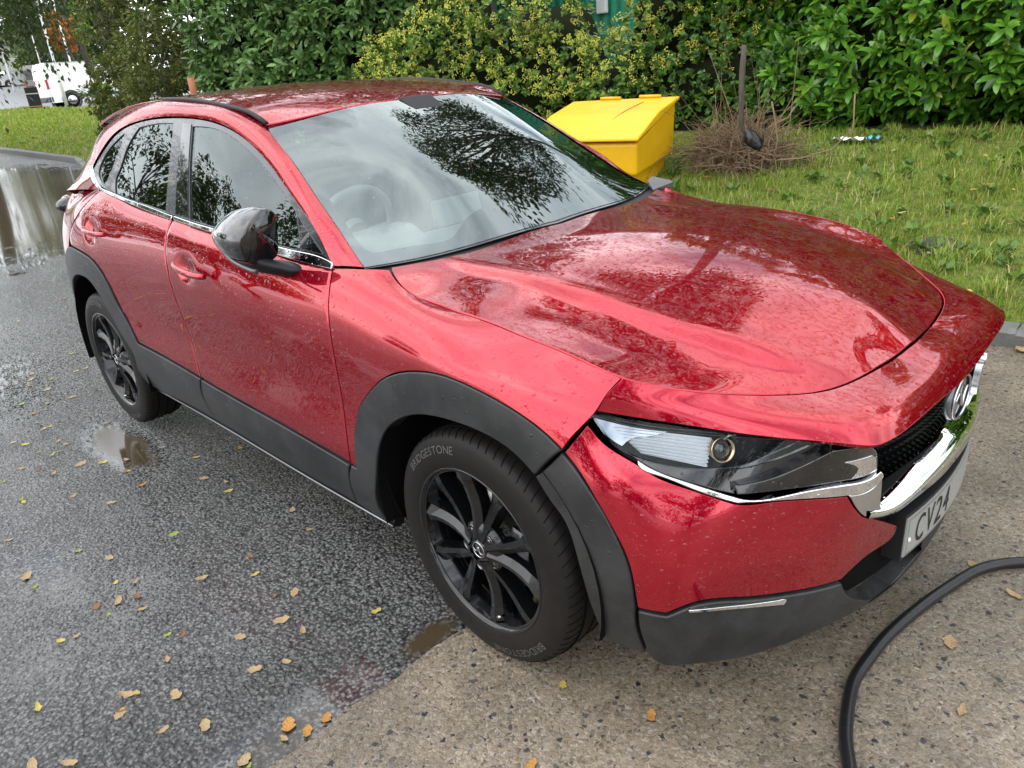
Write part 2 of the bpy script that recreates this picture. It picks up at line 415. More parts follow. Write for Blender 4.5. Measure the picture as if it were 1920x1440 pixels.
M['lens'] = glass_mat('lamp_lens', (.93, .95, .97), 1.28, dr=False); M['sill_satin'] = mat('sill_satin', (.22, .22, .23), .3, 1); M['redlens'] = mat('tail_lens', (.25, .004, .006), .06, coat=1)
M['rim'] = mat('black_alloy', (.003, .0033, .004), .10, 0, .45, .03, spec=.4)
M['tyre'] = mat('tyre_rubber', (.011, .011, .011), .5, spec=.18); M['mark'] = mat('tyre_lettering', (.085, .085, .082), .5)
M['steel'] = mat('brake_steel', (.35, .33, .31), .35, 1); M['nut'] = mat('wheel_nut', (.22, .22, .23), .25, 1)
M['inner'] = mat('cabin_trim', (.36, .38, .37), .6); M['seat'] = mat('seat_cloth', (.04, .04, .042), .8)
M['white_plate'] = mat('plate_white', (.30, .30, .285), .35); M['plate_ink'] = mat('plate_ink', (.01, .01, .01), .5)
def tyre_fix():
    t = NT(M['tyre']); v = t.co(); n = t.noise(v, 30, 5, .6)
    t.lk(t.mix(n, (.008, .008, .0085), (.020, .017, .015)), t.b.inputs['Base Color']); t.lk(t.bump(t.noise(v, 400, 3), .15, .001), t.b.inputs['Normal'])
tyre_fix()
# ---------------------------------------------------------------- the car
car = empty('car', (-1.33, 0, 0), 'wet dark red crossover car with black wheels and grey plastic arches, parked in the middle', 'car')
# --- side surface: rows from the sill up to the belt line / bonnet shut line
def st(x, zs, ys, top=None, xs=None):
    o = [((x if xs is None else xs[i]), -y, z) for i, (z, y) in enumerate(zip(zs, ys))]
    if top is not None: o[-1] = tuple(top)
    return o
zr = (.28, .40, .54, .70, .84, .93, 1.0, 1.06, 1.11)
SD = [st(-3.47, zr, (0,)*9, xs=(-3.42, -3.45, -3.47, -3.48, -3.475, -3.47, -3.46, -3.44, -3.41)),
 st(-3.42, zr, (.45,)*9, xs=(-3.36, -3.39, -3.42, -3.43, -3.43, -3.425, -3.415, -3.40, -3.37)),
 st(-3.27, zr, (.70, .73, .745, .75, .745, .735, .72, .70, .67), xs=(-3.22, -3.24, -3.26, -3.28, -3.28, -3.28, -3.275, -3.265, -3.25)),
 st(-3.0, zr, (.83, .86, .875, .873, .862, .845, .82, .785, .742)),
 st(-2.655, (.25, .38, .52, .68, .84, .95, 1.05, 1.12, 1.18), (.85, .88, .895, .90, .897, .883, .852, .81, .765), top=P(187, 355, 'y', -.766)),
 st(-2.2, (.22, .34, .49, .65, .82, .95, 1.04, 1.10, 1.15), (.845, .872, .885, .878, .88, .872, .848, .82, .785), top=P(235, 378, 'y', -.783)),
 st(-1.7, (.22, .34, .48, .64, .80, .93, 1.02, 1.07, 1.115), (.84, .868, .88, .866, .872, .868, .847, .825, .795), top=P(322, 412, 'y', -.795)),
 st(-1.2, (.22, .34, .48, .64, .80, .92, 1.0, 1.045, 1.08), (.84, .868, .88, .866, .872, .868, .847, .825, .793), top=P(458, 456, 'y', -.793)),
 st(-.75, (.22, .34, .48, .64, .79, .90, .97, 1.015, 1.05), (.84, .868, .88, .867, .868, .863, .843, .818, .786), top=P(585, 497, 'y', -.787)),
 st(-.5, (.22, .34, .48, .64, .78, .88, .95, 1.01, 1.045), (.84, .868, .88, .870, .868, .862, .842, .798, .748)),
 st(-.3, (.22, .34, .48, .64, .78, .87, .93, .985, 1.01), (.845, .87, .885, .884, .880, .870, .845, .795, .745), top=P(777, 554, 'y', -.75)),
 st(0, (.22, .34, .48, .64, .78, .86, .90, .945, .975), (.85, .875, .888, .893, .893, .888, .868, .822, .77), top=P(925, 607, 'y', -.77)),
 st(.3, (.22, .34, .48, .62, .76, .82, .86, .895, .92), (.85, .872, .885, .888, .874, .852, .828, .798, .765), top=P(1107, 683, 'y', -.765)),
 st(.52, (.22, .34, .46, .58, .68, .76, .80, .84, .875), (.83, .855, .862, .86, .845, .81, .785, .76, .725))]
SIDE = Tensor(SD, .03, pad=.035, ukeep=2)
# --- bumper surface (both halves)
zb = (.22, .30, .40, .50, .58, .64, .70)
def sb(xy, zt): return [(x, -y, z) for (x, y), z in zip(xy, zb+(zt,))]
BM = [sb(((.20, .845), (.20, .865), (.20, .878), (.20, .885), (.20, .886), (.20, .886), (.20, .882), (.20, .862)), .84),
 sb(((.35, .84), (.35, .862), (.35, .872), (.35, .876), (.35, .876), (.35, .873), (.35, .862), (.35, .818)), .84),
 sb(((.465, .832), (.47, .85), (.47, .86), (.47, .86), (.465, .856), (.46, .848), (.45, .835), (.44, .752)), .822),
 sb(((.555, .80), (.575, .808), (.58, .815), (.58, .815), (.57, .808), (.56, .795), (.545, .775), (.52, .712)), .812),
 sb(((.63, .728), (.645, .733), (.65, .735), (.652, .738), (.65, .735), (.645, .725), (.635, .705), (.615, .67)), .80),
 sb(((.705, .62), (.72, .622), (.724, .62), (.73, .625), (.732, .622), (.732, .615), (.73, .61), (.725, .60)), .786),
 sb(((.77, .475), (.79, .478), (.805, .485), (.815, .485), (.82, .485), (.825, .482), (.835, .485), (.85, .515)), .776),
 sb(((.835, .27), (.855, .26), (.87, .25), (.875, .25), (.88, .25), (.882, .25), (.886, .25), (.893, .27)), .768),
 sb(((.86, 0), (.885, 0), (.895, 0), (.90, 0), (.902, 0), (.903, 0), (.905, 0), (.91, 0)), .765)]
BUMP = Tensor(BM, .025, sym=True)
BUMP.out = lambda x: x-np.array([0, 0, .5])
# --- nose between bonnet shut line and headlamp / grille edge
lo_ = [P(1103, 769, 'y', -.812), P(1200, 785, 'y', -.745), P(1300, 800, 'y', -.694), P(1400, 815, 'y', -.649), P(1500, 825, 'y', -.598), P(1580, 832, 'y', -.556),
       P(1648, 835, 'y', -.50), P(1745, 768, 'y', -.26), P(1815, 705, 'y', 0)]
shut = [((1167, 709), -.752), ((1250, 728), -.69), ((1340, 738), -.62), ((1430, 741), -.54), ((1520, 737), -.45), ((1580, 723), -.365), ((1640, 694), -.24), ((1681, 669), -.12), ((1719, 639), 0)]
hi_ = [P(*p, 'y', y) for p, y in shut]
NS = []
for k, (a, b) in enumerate(zip(lo_, hi_)):
    a, b = np.array(a), np.array(b); out = np.array([.7, -.7*(8-k)/8, .55]); out /= np.linalg.norm(out); bl = [.005, .010, .015, .018, .019, .018, .014, .012, .012][k]
    h_ = (a-b)*[1, 1, 0]; v_z = (a-b)*[0, 0, 1]; wk = [0, .45, .8, .9, .9, .7, .3, .1, .1][k]; bl = [.004, .004, .004, .005, .005, .007, .010, .011, .011][k]
    c1 = (a*.66+b*.34)*(1-wk)+(b+h_*.80+v_z*.50)*wk; c2 = (a*.30+b*.70)*(1-wk)+(b+h_*.40+v_z*.17)*wk
    NS.append([a, c1+out*bl, c2+out*bl*.75, b])
NOSE = Tensor(NS, .02, sym=True); NOSE.out = lambda x: x-np.array([.3, 0, .4])
# --- bonnet
def creasex(uv):
    x, y = uv[:, 0], np.abs(uv[:, 1]); yc = np.interp(x, [-.5, .0, .35, .6, .8], [.53, .50, .47, .40, .30])
    edge = np.interp(x, [-.5, -.35, 0, .3, .5, .63, .70, .75, .8], [.74, .74, .77, .765, .70, .56, .45, .30, .1])
    a = (y-yc)/.055; fade = smooth((x+.5)/.3)*smooth((.78-x)/.25)
    return (.004*np.exp(-((y-yc+.02)/.04)**2)-.007*smooth(a)*(1-smooth((y-(edge-.19))/.18)))*fade
hood_sh = [((748, 531), -.742), ((777, 554), -.75), ((846, 580), -.762), ((933, 610), -.77), ((1040, 653), -.772), ((1107, 683), -.765)]
HP = [P(*p, 'y', y) for p, y in hood_sh]+hi_+[(-.40, 0, 1.042), (-.43, -.35, 1.044), (-.47, -.6, 1.045), (-.525, -.745, 1.045), (-.15, 0, 1.038), (.1, 0, 1.020), (.3, 0, .993), (.5, 0, .950), (.65, 0, .905),
      (-.1, -.48, 1.018), (.15, -.47, .985), (.35, -.44, .948), (.52, -.40, .908), (-.1, -.66, 1.0), (.1, -.66, .966), (.3, -.64, .93)]
HOOD = TPS(HP, 2, (-.62, -.82), (.86, .82), .03, sym=True, extra=creasex, lam=4e-3)
HOOD.out = lambda x: np.tile([0, 0, 1.], (len(x), 1))
# --- windscreen, roof
we = [((683, 502), -.743), ((653, 457), -.711), ((624, 413), -.688), ((590, 364), -.665), ((547, 300), -.632), ((507, 248), -.602), ((496, 233), -.592)]
WE = [P(*p, 'y', y) for p, y in we]
WP = WE+[(-1.10, 0, 1.473), (-1.12, -.3, 1.466), (-.40, 0, 1.042), (-.43, -.35, 1.044), (-.75, 0, 1.283), (-.77, -.35, 1.278)]
WS = TPS(WP, 2, (-1.26, -.80), (-.34, .80), .03, sym=True, lam=1e-4); WS.out = HOOD.out
rl = [((500, 232), -.590), ((480, 217), -.590), ((433, 200), -.588), ((383, 190), -.583), ((343, 186), -.577)]
RL = [P(*p, 'y', y) for p, y in rl]
RP = RL+[(-1.10, 0, 1.473), (-1.12, -.3, 1.466), (-1.35, 0, 1.520), (-1.65, 0, 1.549), (-2.0, 0, 1.562), (-2.4, 0, 1.553), (-2.8, 0, 1.517), (-3.1, 0, 1.470), (-3.32, 0, 1.425),
         (-1.4, -.3, 1.518), (-2.0, -.3, 1.554), (-2.6, -.3, 1.530), (-2.4, -.565, 1.528), (-2.8, -.555, 1.480), (-3.1, -.54, 1.42), (-3.28, -.50, 1.385)]
ROOF = TPS(RP, 2, (-3.45, -.66), (-1.0, .66), .04, sym=True, lam=1e-4); ROOF.out = HOOD.out
# --- greenhouse side
r8 = [np.array(s[-1]) for s in SD]
DLO = [((624, 500), -.782), ((600, 447), -.757), ((580, 413), -.738), ((556, 379), -.717), ((525, 336), -.692), ((493, 293), -.668), ((450, 253), -.650), ((400, 228), -.643), ((339, 219), -.641), ((289, 221), -.643),
       ((240, 234), -.652), ((213, 252), -.667), ((191, 281), -.692), ((175, 310), -.722), ((172, 328), -.742), ((187, 356), -.765)]
OUT = [((683, 502), -.743), ((653, 457), -.711), ((624, 413), -.688), ((590, 364), -.665), ((547, 300), -.632), ((515, 259), -.608), ((489, 231), -.592), ((433, 203), -.588), ((365, 190), -.580), ((300, 188), -.573),
       ((258, 200), -.572), ((220, 219), -.575), ((184, 256), -.600), ((166, 292), -.635), ((146, 332), -.68), ((124, 357), -.70)]
GP = [r8[k] for k in (4, 5, 6, 7, 8)]+[P(*p, 'y', y) for p, y in DLO]+[P(*p, 'y', y) for p, y in [((340, 320), -.725), ((430, 340), -.722), ((250, 310), -.722)]]
PG = []
for k, ((p, y), (q, y2)) in enumerate(zip(DLO, OUT)):
    a, b = P(*p, 'y', y), P(*q, 'y', y2); bul = np.array([.0, -.010, .008]) if 1 < k < 13 else np.array([.0, -.004, .003])
    if k == 0: bul = np.array([.004, -.006, .004])
    PG.append([a, a*.67+b*.33+bul, a*.33+b*.67+bul, b])
PILLAR = Tensor(PG, .02); PILLAR.out = lambda x: x-np.c_[x[:, 0], np.zeros(len(x)), np.full(len(x), 1.0)]
GH = TPS(GP, 1, (-2.95, .98), (-.50, 1.52), .025, lam=1e-3); GH.out = lambda x: np.tile([0, -1., 0], (len(x), 1))
def r8tok(x0, x1, n=6):
    """tokens (x,z) along the top row of the side surface"""
    uu = np.linspace(SIDE.lo[0], SIDE.hi[0], 400); X = SIDE.ev(np.stack([uu, np.full(400, SIDE.kv[-1])], 1)); xs = np.linspace(x0, x1, n)
    o = np.argsort(X[:, 0]); return xs, np.interp(xs, X[o, 0], X[o, 2]), np.interp(xs, X[o, 0], uu[o])
# ---- panels
FSEAM = 's-.608,1.0 s-.590,.95 s-.581,.90 s-.577,.77 s-.574,.6 s-.571,.5 658,869'
BSEAM = 's-1.624,.555 s-1.648,.655 s-1.668,.77 s-1.683,.87 s-1.697,.98 s-1.701,1.05'
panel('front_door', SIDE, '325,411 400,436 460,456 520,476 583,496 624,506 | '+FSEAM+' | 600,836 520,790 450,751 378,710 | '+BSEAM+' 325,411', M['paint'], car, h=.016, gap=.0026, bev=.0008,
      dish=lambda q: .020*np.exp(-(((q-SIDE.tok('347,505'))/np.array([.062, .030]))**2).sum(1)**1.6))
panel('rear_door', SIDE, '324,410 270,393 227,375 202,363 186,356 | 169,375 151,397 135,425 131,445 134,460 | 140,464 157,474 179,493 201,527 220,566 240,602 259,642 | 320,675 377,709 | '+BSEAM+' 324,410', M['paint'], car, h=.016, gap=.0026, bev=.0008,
      dish=lambda q: .020*np.exp(-(((q-SIDE.tok('170,431'))/np.array([.062, .030]))**2).sum(1)**1.6))
xs, zs, us = r8tok(r8[4][0]-.01, -3.27, 7)
qt = ' '.join(f'u{u},{SIDE.kv[-1]+.03*min(1, k*1.)}' for k, u in enumerate(us))
panel('rear_quarter_panel', SIDE, '186,356 '+qt+f' | u{us[-1]+.0},{SIDE.kv[-1]-.3} s-3.24,.60 s-3.22,.50 | s-3.17,.50 s-3.13,.66 s-3.04,.80 s-2.92,.88 129,462 | 130,445 134,425 150,397 168,375 186,356', M['paint'], car, h=.02, gap=.001)
ARCHO = '670,877 | 667,850 667,800 673,770 690,740 720,710 753,698 790,697 840,707 907,737 973,775 1023,813 1055,845'
panel('front_wing', SIDE, '625,502 655,503 683,504 729,503 | 748,531 777,554 812,567 846,580 933,610 973,627 1040,653 1107,683 1167,709 | 1123,765 1100,792 1055,845 | '
      '1023,813 973,775 907,737 840,707 790,697 753,698 720,710 690,740 673,770 667,800 667,850 670,877 | 658,869 | s-.571,.5 s-.574,.6 s-.577,.77 s-.581,.90 s-.590,.95 s-.608,1.0 | 625,502', M['paint'], car, h=.016, gap=.0026, bev=.0008)
panel('arch_cladding', SIDE, '660,871 670,877 | 667,850 667,800 673,770 690,740 720,710 753,698 790,697 840,707 907,737 973,775 1023,813 1055,845 | 1005,892 | 973,857 923,820 873,797 827,783 783,778 750,787 727,807 712,847 708,897 718,960 735,985 | 673,941 | 663,917 657,887 660,871',
      M['clad'], car, off=.007, bev=.004, thick=.05, h=.02)
panel('arch_cladding', BUMP, '1055,845 1100,907 1133,960 1167,1027 1187,1093 1193,1139 | 1195,1173 1212,1222 | 1137,1195 | 1120,1160 1107,1127 1083,1043 1050,960 1040,947 1005,892 | 1055,845', M['clad'], car, off=.007, bev=.004, thick=.05, h=.02)
panel('arch_cladding', SIDE, '259,643 320,676 378,710 | 380,733 390,757 405,779 | 281,719 | 262,694 254,667 234,633 212,594 190,555 173,530 157,518 s-2.74,.782 s-2.88,.735 s-3.0,.62 s-3.07,.48 s-3.09,.36 | s-3.18,.34 | s-3.17,.50 s-3.13,.66 s-3.04,.80 s-2.92,.875 129,463 140,465 157,475 179,494 201,528 220,567 240,603 259,643',
      M['clad'], car, off=.007, bev=.004, thick=.05, h=.02)
panel('door_cladding', SIDE, '379,711 450,752 520,791 600,837 657,871 | 657,887 663,917 672,940 | 600,900 500,842 406,779 | 391,757 381,733 379,711', M['clad'], car, off=.007, bev=.004, thick=.02, h=.02)
panel('front_bumper', BUMP, '1102,795 1120,817 1150,843 1195,870 1231,893 1291,916 1370,942 | 1382,945 1440,942 1503,937 1590,930 | 1602,950 1618,968 | 1650,975 1683,985 | 1680,996 1633,1037 1577,1087 | 1480,1110 1397,1120 1295,1132 1250,1150 | 1195,1140 | 1187,1093 1167,1027 1133,965 1100,907 1057,848 | 1102,795', M['paint'], car, h=.018, bev=.0008)
umin, vmax = NOSE.ku[0], NOSE.kv[-1]
panel('nose_panel', NOSE, np.vstack([curve3([(0, 0), (umin, 0)], .012), curve3([(umin, vmax), (0, vmax)], .012)]), M['paint'], car, sym=True, gap=.0015, h=.016)
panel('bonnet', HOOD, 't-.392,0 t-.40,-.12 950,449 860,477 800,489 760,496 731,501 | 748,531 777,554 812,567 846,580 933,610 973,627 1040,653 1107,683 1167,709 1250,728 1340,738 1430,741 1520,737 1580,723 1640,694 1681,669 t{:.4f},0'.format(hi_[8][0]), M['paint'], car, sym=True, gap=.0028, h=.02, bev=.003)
panel('windscreen', WS, 't-.412,0 t-.43,-.3 t-.47,-.55 683,500 | 680,496 653,457 624,413 590,364 547,300 507,248 500,236 | t-1.17,-.5 t-1.125,-.3 t-1.10,0', M['ws'], car, sym=True, off=-.004, thick=.002, bev=.0004, h=.03)
FR = 't-.495,0 t-.515,-.35 853,438 757,460 727,466 699,469 687,465 674,453 663,438 610,360 560,285 527,242 520,238 | t-1.11,-.42 t-1.075,-.25 t-1.06,0'
fr = WS.line(FR); fr = np.vstack([fr, (fr*[1, -1])[::-1]])
panel('windscreen_border', WS, 't-.405,0 t-.425,-.3 t-.465,-.55 683,501 | 680,497 653,458 624,414 590,365 547,301 507,249 500,235 | t-1.17,-.5 t-1.125,-.3 t-1.10,0', M['frit'], car, sym=True, off=-.0065, thick=.002, bev=.0004, h=.04, holes=[fr], gap=.0005)
panel('roof', ROOF, 't-1.098,0 t-1.12,-.3 t-1.165,-.48 500,233 | 480,217 433,200 383,190 343,186 t-2.4,-.563 t-2.8,-.553 t-2.96,-.542 | t-3.07,-.46 t-3.17,-.2 t-3.20,0', M['paint'], car, sym=True, gap=.001, h=.035, bev=.003)
U1, V1 = PILLAR.ku[-1], PILLAR.kv[-1]
panel('pillar_frame', PILLAR, np.vstack([curve3([(0, 0), (U1, 0)], .014), curve3([(U1, 0), (U1, V1)], .014), curve3([(U1, V1), (0, V1)], .014), curve3([(0, V1), (0, 0)], .014)]), M['paint'], car, thick=.03, gap=.0006, h=.014, bev=.002)
G1 = '358,237 383,238 417,248 457,277 500,323 533,370 551,398 | 560,468 | 516,457 450,438 353,411 | 352,330 358,237'
G2 = '258,239 297,231 322,231 | 312,330 307,395 | 270,382 214,366 | 215,332 220,321 231,288 258,239'
G3 = '231,249 206,274 191,297 182,324 184,333 194,346 | 213,300 231,249'
panel('window_frame', GH, '173,334 172,321 176,310 192,282 214,253 240,235 289,222 339,220 400,229 450,254 493,294 533,348 580,414 619,478 624,496 | 611,485 552,469 516,460 450,441 380,422 328,406 | 270,385 227,368 202,357 189,350 180,340 173,334', M['frame'], car, off=-.006, gap=.001, h=.02, thick=.01, holes=[G1, G2, G3])
panel('front_door_window', GH, G1, M['door_glass'], car, off=-.011, gap=-.002, thick=.002, bev=.0003, h=.03)
panel('rear_door_window', GH, G2, M['priv'], car, off=-.011, gap=-.002, thick=.002, bev=.0003, h=.03)
panel('quarter_window', GH, G3, M['priv'], car, off=-.011, gap=-.002, thick=.002, bev=.0003, h=.03)
panel('pillar_trim', GH, '341,229 357,232 | 351,330 352,409 | 327,402 | 330,333 341,229', M['gloss'], car, off=-.003, thick=.004, gap=.0005, bev=.0005)
panel('pillar_trim', GH, '557,402 606,478 | 564,467 | 557,402', M['gloss'], car, off=-.002, thick=.006, gap=.0005, bev=.001)
panel('belt_moulding', GH, '327,413 380,431 450,453 513,476 583,496 624,506 | 626,493 | 611,485 552,469 516,460 450,441 380,422 328,405 | 327,413', M['chrome'], car, off=.006, gap=.0005, bev=.003, thick=.014, h=.02)
panel('belt_moulding', GH, '323,413 270,393 227,375 202,364 187,355 173,335 171,321 175,309 | 177,321 180,333 189,350 202,357 227,368 270,384 325,405 | 323,413', M['chrome'], car, off=.006, gap=.0005, bev=.002, thick=.014, h=.02)
for sd in (1, -1):
    pts = [(p[0], p[1]*sd, p[2]-.001) for p in curve3(RL+[(-2.05, -.571, 1.541)], .05)]
    m = MB(); m.tube(pts, .0085, 8); m.build('roof_rail', M['black'], car)
    m = MB(); pts = [(p[0], p[1]*sd, p[2]) for p in curve3([P(290, 727, 'y', -.85), P(433, 808, 'y', -.85), P(560, 884, 'y', -.85), P(738, 987, 'y', -.85)], .1)]
    m.tube(pts, .005, 8); m.build('sill_trim', M['sill_satin'], car)
    pts2 = [(p[0], p[1]*.97, p[2]+.008) for p in pts]
    m = MB(); m.tube(pts2, .022, 8); m.build('sill', M['black'], car)
# ---- black underlay added to darken the panel gaps, arches, underside
def shell(name, S, poly, off, **k): panel(name, S, poly, M['void'], car, off=off, gap=0, thick=.002, bev=.0002, h=.08, **k)
shell('gap_underlay', SIDE, 's-3.2,.35 s-3.2,1.05 | s-2.9,1.12 | s-2.2,1.12 s-1.2,1.05 s-.6,.98 s0,.90 | s.15,.86 | s.1,.79 s-.15,.78 s-.32,.68 s-.41,.5 s-.40,.28 | s-2.25,.26 | s-2.24,.5 s-2.35,.66 s-2.5,.76 s-2.75,.78 s-2.95,.68 s-3.07,.5 s-3.08,.35 | s-3.2,.35', -.022)
shell('gap_underlay', BUMP, 's.43,.30 f-.80,.28 f-.6,.27 f-.3,.27 f0,.27 | f0,.60 | f-.3,.60 f-.5,.6 f-.7,.64 s.42,.70 | s.43,.30', -.03, sym=False)
def arc(mb, prof, Mx, a0=-12, a1=192, n=30):
    V = [Mx @ Vector((r_*math.cos(R(t)), -r_*math.sin(R(t))*(1 if Mx[2][1] < 0 else -1), h)) for r_, h in prof for t in np.linspace(a0, a1, n)]
    mb.add(V, [(i*n+k, i*n+k+1, (i+1)*n+k+1, (i+1)*n+k) for i in range(len(prof)-1) for k in range(n-1)], True)
for x0 in (0, -2.655):
    for sd in (1, -1):
        m = MB()
        Mx = Matrix.Translation((x0, -.885*sd, .36)) @ Matrix.Rotation(R(-90*sd), 4, 'X')
        arc(m, [(.425, 0), (.42, .1), (.42, .34), (.1, .36)], Mx); m.build('wheel_housing', M['void'], car)
m = MB()
m.box((-1.33, 0, .27), (1.75, 1.56, .10)); m.box((-1.33, 0, .33), (4.0, 1.04, .16)); m.box((.55, 0, .34), (.36, 1.15, .14)); m.box((-3.1, 0, .34), (.4, 1.3, .14)); m.box((.3, 0, .55), (.6, .95, .4)); m.build('underbody', M['void'], car)
# ---- front end: lower bumper, intake, grille, lamps, plate
panel('bumper_cladding', BUMP, 'f0,.335 1790,942 1753,1000 1713,1045 1680,1083 1640,1119 1613,1123 1587,1113 1577,1092 | 1480,1114 1397,1124 1295,1136 1250,1154 | 1196,1143 | 1198,1173 1215,1224 | s.545,.222 f-.79,.224 f-.7,.224 f-.6,.224 f-.45,.224 f-.3,.224 f-.15,.224 f0,.224', M['clad'], car, sym=True, off=.006, bev=.005, thick=.05, h=.02, gap=.0015)
m = MB(); sh = []
for k in range(13):
    a = -1+2*k/12; y = .50*a; sh.append((.872-.135*a*a, y))
V = [(x-.005, y, .315) for x, y in sh]+[(x-.17, y*1.0, .345) for x, y in sh]+[(x-.17, y, .60) for x, y in sh]
m.add(V, [(k, k+1, k+14, k+13) for k in range(12)]+[(13+k, 14+k, 27+k, 26+k) for k in range(12)]); m.build('lower_intake', M['black'], car)
# grille mesh: dark backing and rows of small blades
def gr(y, z): return .852-.16*(y/.5)**2*.9-.02*(z-.55)
m = MB(); nn = 17; V = []; F = []
for j in range(2):
    for k in range(nn):
        y = -.50+1.0*k/(nn-1); z = (.50, .775)[j]; V.append((gr(y, z)-.018, y, z))
m.add(V, [(k, k+1, nn+k+1, nn+k) for k in range(nn-1)]); m.build('grille_backing', M['void'], car)
m = MB(); rn = random.Random(3)
for j in range(12):
    z = .52+.0215*j
    for k in range(-21, 22):
        y = .0225*(k+(j % 2)*.5); half = .475-.10*((.76-z)/.26)**2
        if abs(y) > half: continue
        x = gr(y, z); m.hull([(x-.012, y-.009, z-.002), (x-.012, y+.009, z-.002), (x+.002, y-.004, z+.005), (x+.002, y+.006, z+.003), (x-.010, y-.008, z+.008), (x-.010, y+.008, z+.008)])
m.build('grille', M['rim'], car)
# bright wing bar sweeping under the grille
BAR = [(0, .568, .905), (-.12, .561, .900), (-.24, .553, .886), (-.34, .541, .864), (-.385, .546, .850), (-.43, .562, .838)]
BARw = [.078, .074, .062, .044, .036, .032]
pt = []; 
c0 = curve3([(x, y, z) for y, z, x in BAR], .02); wd = np.interp(np.linspace(0, 1, len(c0)), np.linspace(0, 1, 6), BARw)
full = [(p, w_) for p, w_ in zip(c0, wd)]; full = [((p[0], -p[1], p[2]), w_) for p, w_ in full[::-1]][:-1]+full
V = []; prof = [(-.045, .50), (-.004, .40), (.010, .05), (.006, -.42), (-.012, -.52)]
for p, w_ in full:
    for dx, dz in prof: V.append((p[0]+dx, p[1], p[2]+dz*w_))
n = len(full); q = len(prof); F = [(i*q+j, i*q+j+1, (i+1)*q+j+1, (i+1)*q+j) for i in range(n-1) for j in range(q-1)]
o = mesh('grille_bar', V, F, M['chrome'], car)
panel('headlamp_trim', BUMP, '1106,780 1190,793 1300,810 1400,824 1500,834 1580,840 1646,843 | 1652,868 1650,893 | 1590,911 1500,924 1384,934 | 1291,907 1231,884 1195,862 1150,832 1106,778', M['gloss'], car, off=-.034, thick=.02, gap=.0005, bev=.002, h=.02,
      holes=['1112,785 1190,793 1300,809 1400,822 1480,830 | 1460,850 1412,874 1337,880 1291,877 1231,865 1186,850 1140,821 1112,785'])
panel('headlamp_lens', BUMP, '1098,768 1190,783 1300,800 1400,814 1500,826 1535,830 | 1488,855 1412,879 1337,886 1291,883 1231,871 1186,856 1140,826 1100,771', M['lens'], car, off=-.007, thick=.012, gap=.002, bev=.002, h=.02)
panel('headlamp_housing', BUMP, '1108,780 1190,791 1300,807 1400,820 1500,829 | 1488,855 1412,876 1337,883 1291,880 1231,868 1186,853 1140,823 1108,780', M['black'], car, off=-.075, thick=.002, gap=-.006, bev=.0005, h=.03)
panel('headlamp_reflector', BUMP, '1112,786 1160,794 1250,806 | 1215,815 1180,822 1165,835 | 1148,826 1125,806 1112,786', mat('lamp_grey', (.30, .33, .37), .12, .7, 1), car, off=-.028, thick=.002, gap=0, bev=.0005, h=.02)
# ribbed indicator reflector
M['lamp_silver'] = mat('lamp_silver', (.92, .94, .96), .3, .1)
rib = []
for k in range(9):
    f = k/8; a = (1150+f*52, 800+f*48); b = (1334-f*8, 822+f*56)
    A, B = BUMP.ev(np.array([BUMP.tok(f'{a[0]},{a[1]}'), BUMP.tok(f'{b[0]},{b[1]}')])); nn_ = BUMP.nrm(np.array([BUMP.tok(f'{a[0]},{a[1]}'), BUMP.tok(f'{b[0]},{b[1]}')]))
    rib.append((A-nn_[0]*.026, B-nn_[1]*.032))
for sd in (1, -1):
    s3 = np.array([1, sd, 1]); m = MB(); V = []; rstep = rib[1][0]-rib[0][0]
    for k, (A, B) in enumerate(rib):
        for j in range(9):
            p = A+(B-A)*j/8; V.append(p*s3)
            V.append((p+rstep*.55-nn_[0]*.016)*s3)
    F = []
    for k in range(8):
        for j in range(8):
            a = (k*9+j)*2; b = a+18; F += [(a, a+2, a+3, a+1), (a+1, a+3, b+2, b)]
    m.add(V, F); rf = m.build('indicator_reflector', M['lamp_silver'], car)
    pc = BUMP.ev(np.array([BUMP.tok('1352,846')]))[0]; nc = BUMP.nrm(np.array([BUMP.tok('1352,846')]))[0]; pc = (pc-nc*.055)*s3; dirn = Vector(((nc*s3)+np.array([.7, 0, .1]))).normalized()
    Mx = Matrix.Translation(Vector(pc)) @ dirn.to_track_quat('Z', 'Y').to_matrix().to_4x4()
    m = MB(); m.lathe([(.027, .0), (.029, .020), (.026, .022), (.023, .010)], 40, Mx); m.build('lamp_ring', mat('lamp_ring', (.55, .42, .28), .2, 1) if sd == 1 else bpy.data.materials['lamp_ring'], car)
    m = MB(); m.lathe([(.024, .0), (.023, .008), (.017, .015), (.008, .019), (.0, .020)], 32, Mx); m.build('projector_lens', M['gloss'], car)
    m = MB()
    for k in range(3):
        a = BUMP.ev(np.array([BUMP.tok(f'{1358+k*4},{826-k*4}')]))[0]-nc*.022; b = BUMP.ev(np.array([BUMP.tok(f'{1374+k*4},{814-k*0}')]))[0]-nc*.022
        m.tube([a*s3, b*s3], .002, 6)
    m.build('lamp_bracket', M['satin'], car)
panel('chrome_strip', BUMP, '1195,862 1231,883 1291,905 1375,931 | 1384,934 1500,923 1590,908 1640,893 1652,884 | 1656,893 1646,906 1592,929 | 1503,936 1382,944 | 1370,941 1291,915 1231,892 1195,868 1195,862', M['chrome'], car, off=.003, gap=.0003, bev=.003, thick=.02, h=.015)
panel('wing_end', BUMP, '1593,930 1646,908 1656,895 | 1654,925 1652,946 1668,964 | 1650,973 1618,967 1603,949 1593,930', M['satin'], car, off=.000, gap=.0004, bev=.003, thick=.02, h=.015)
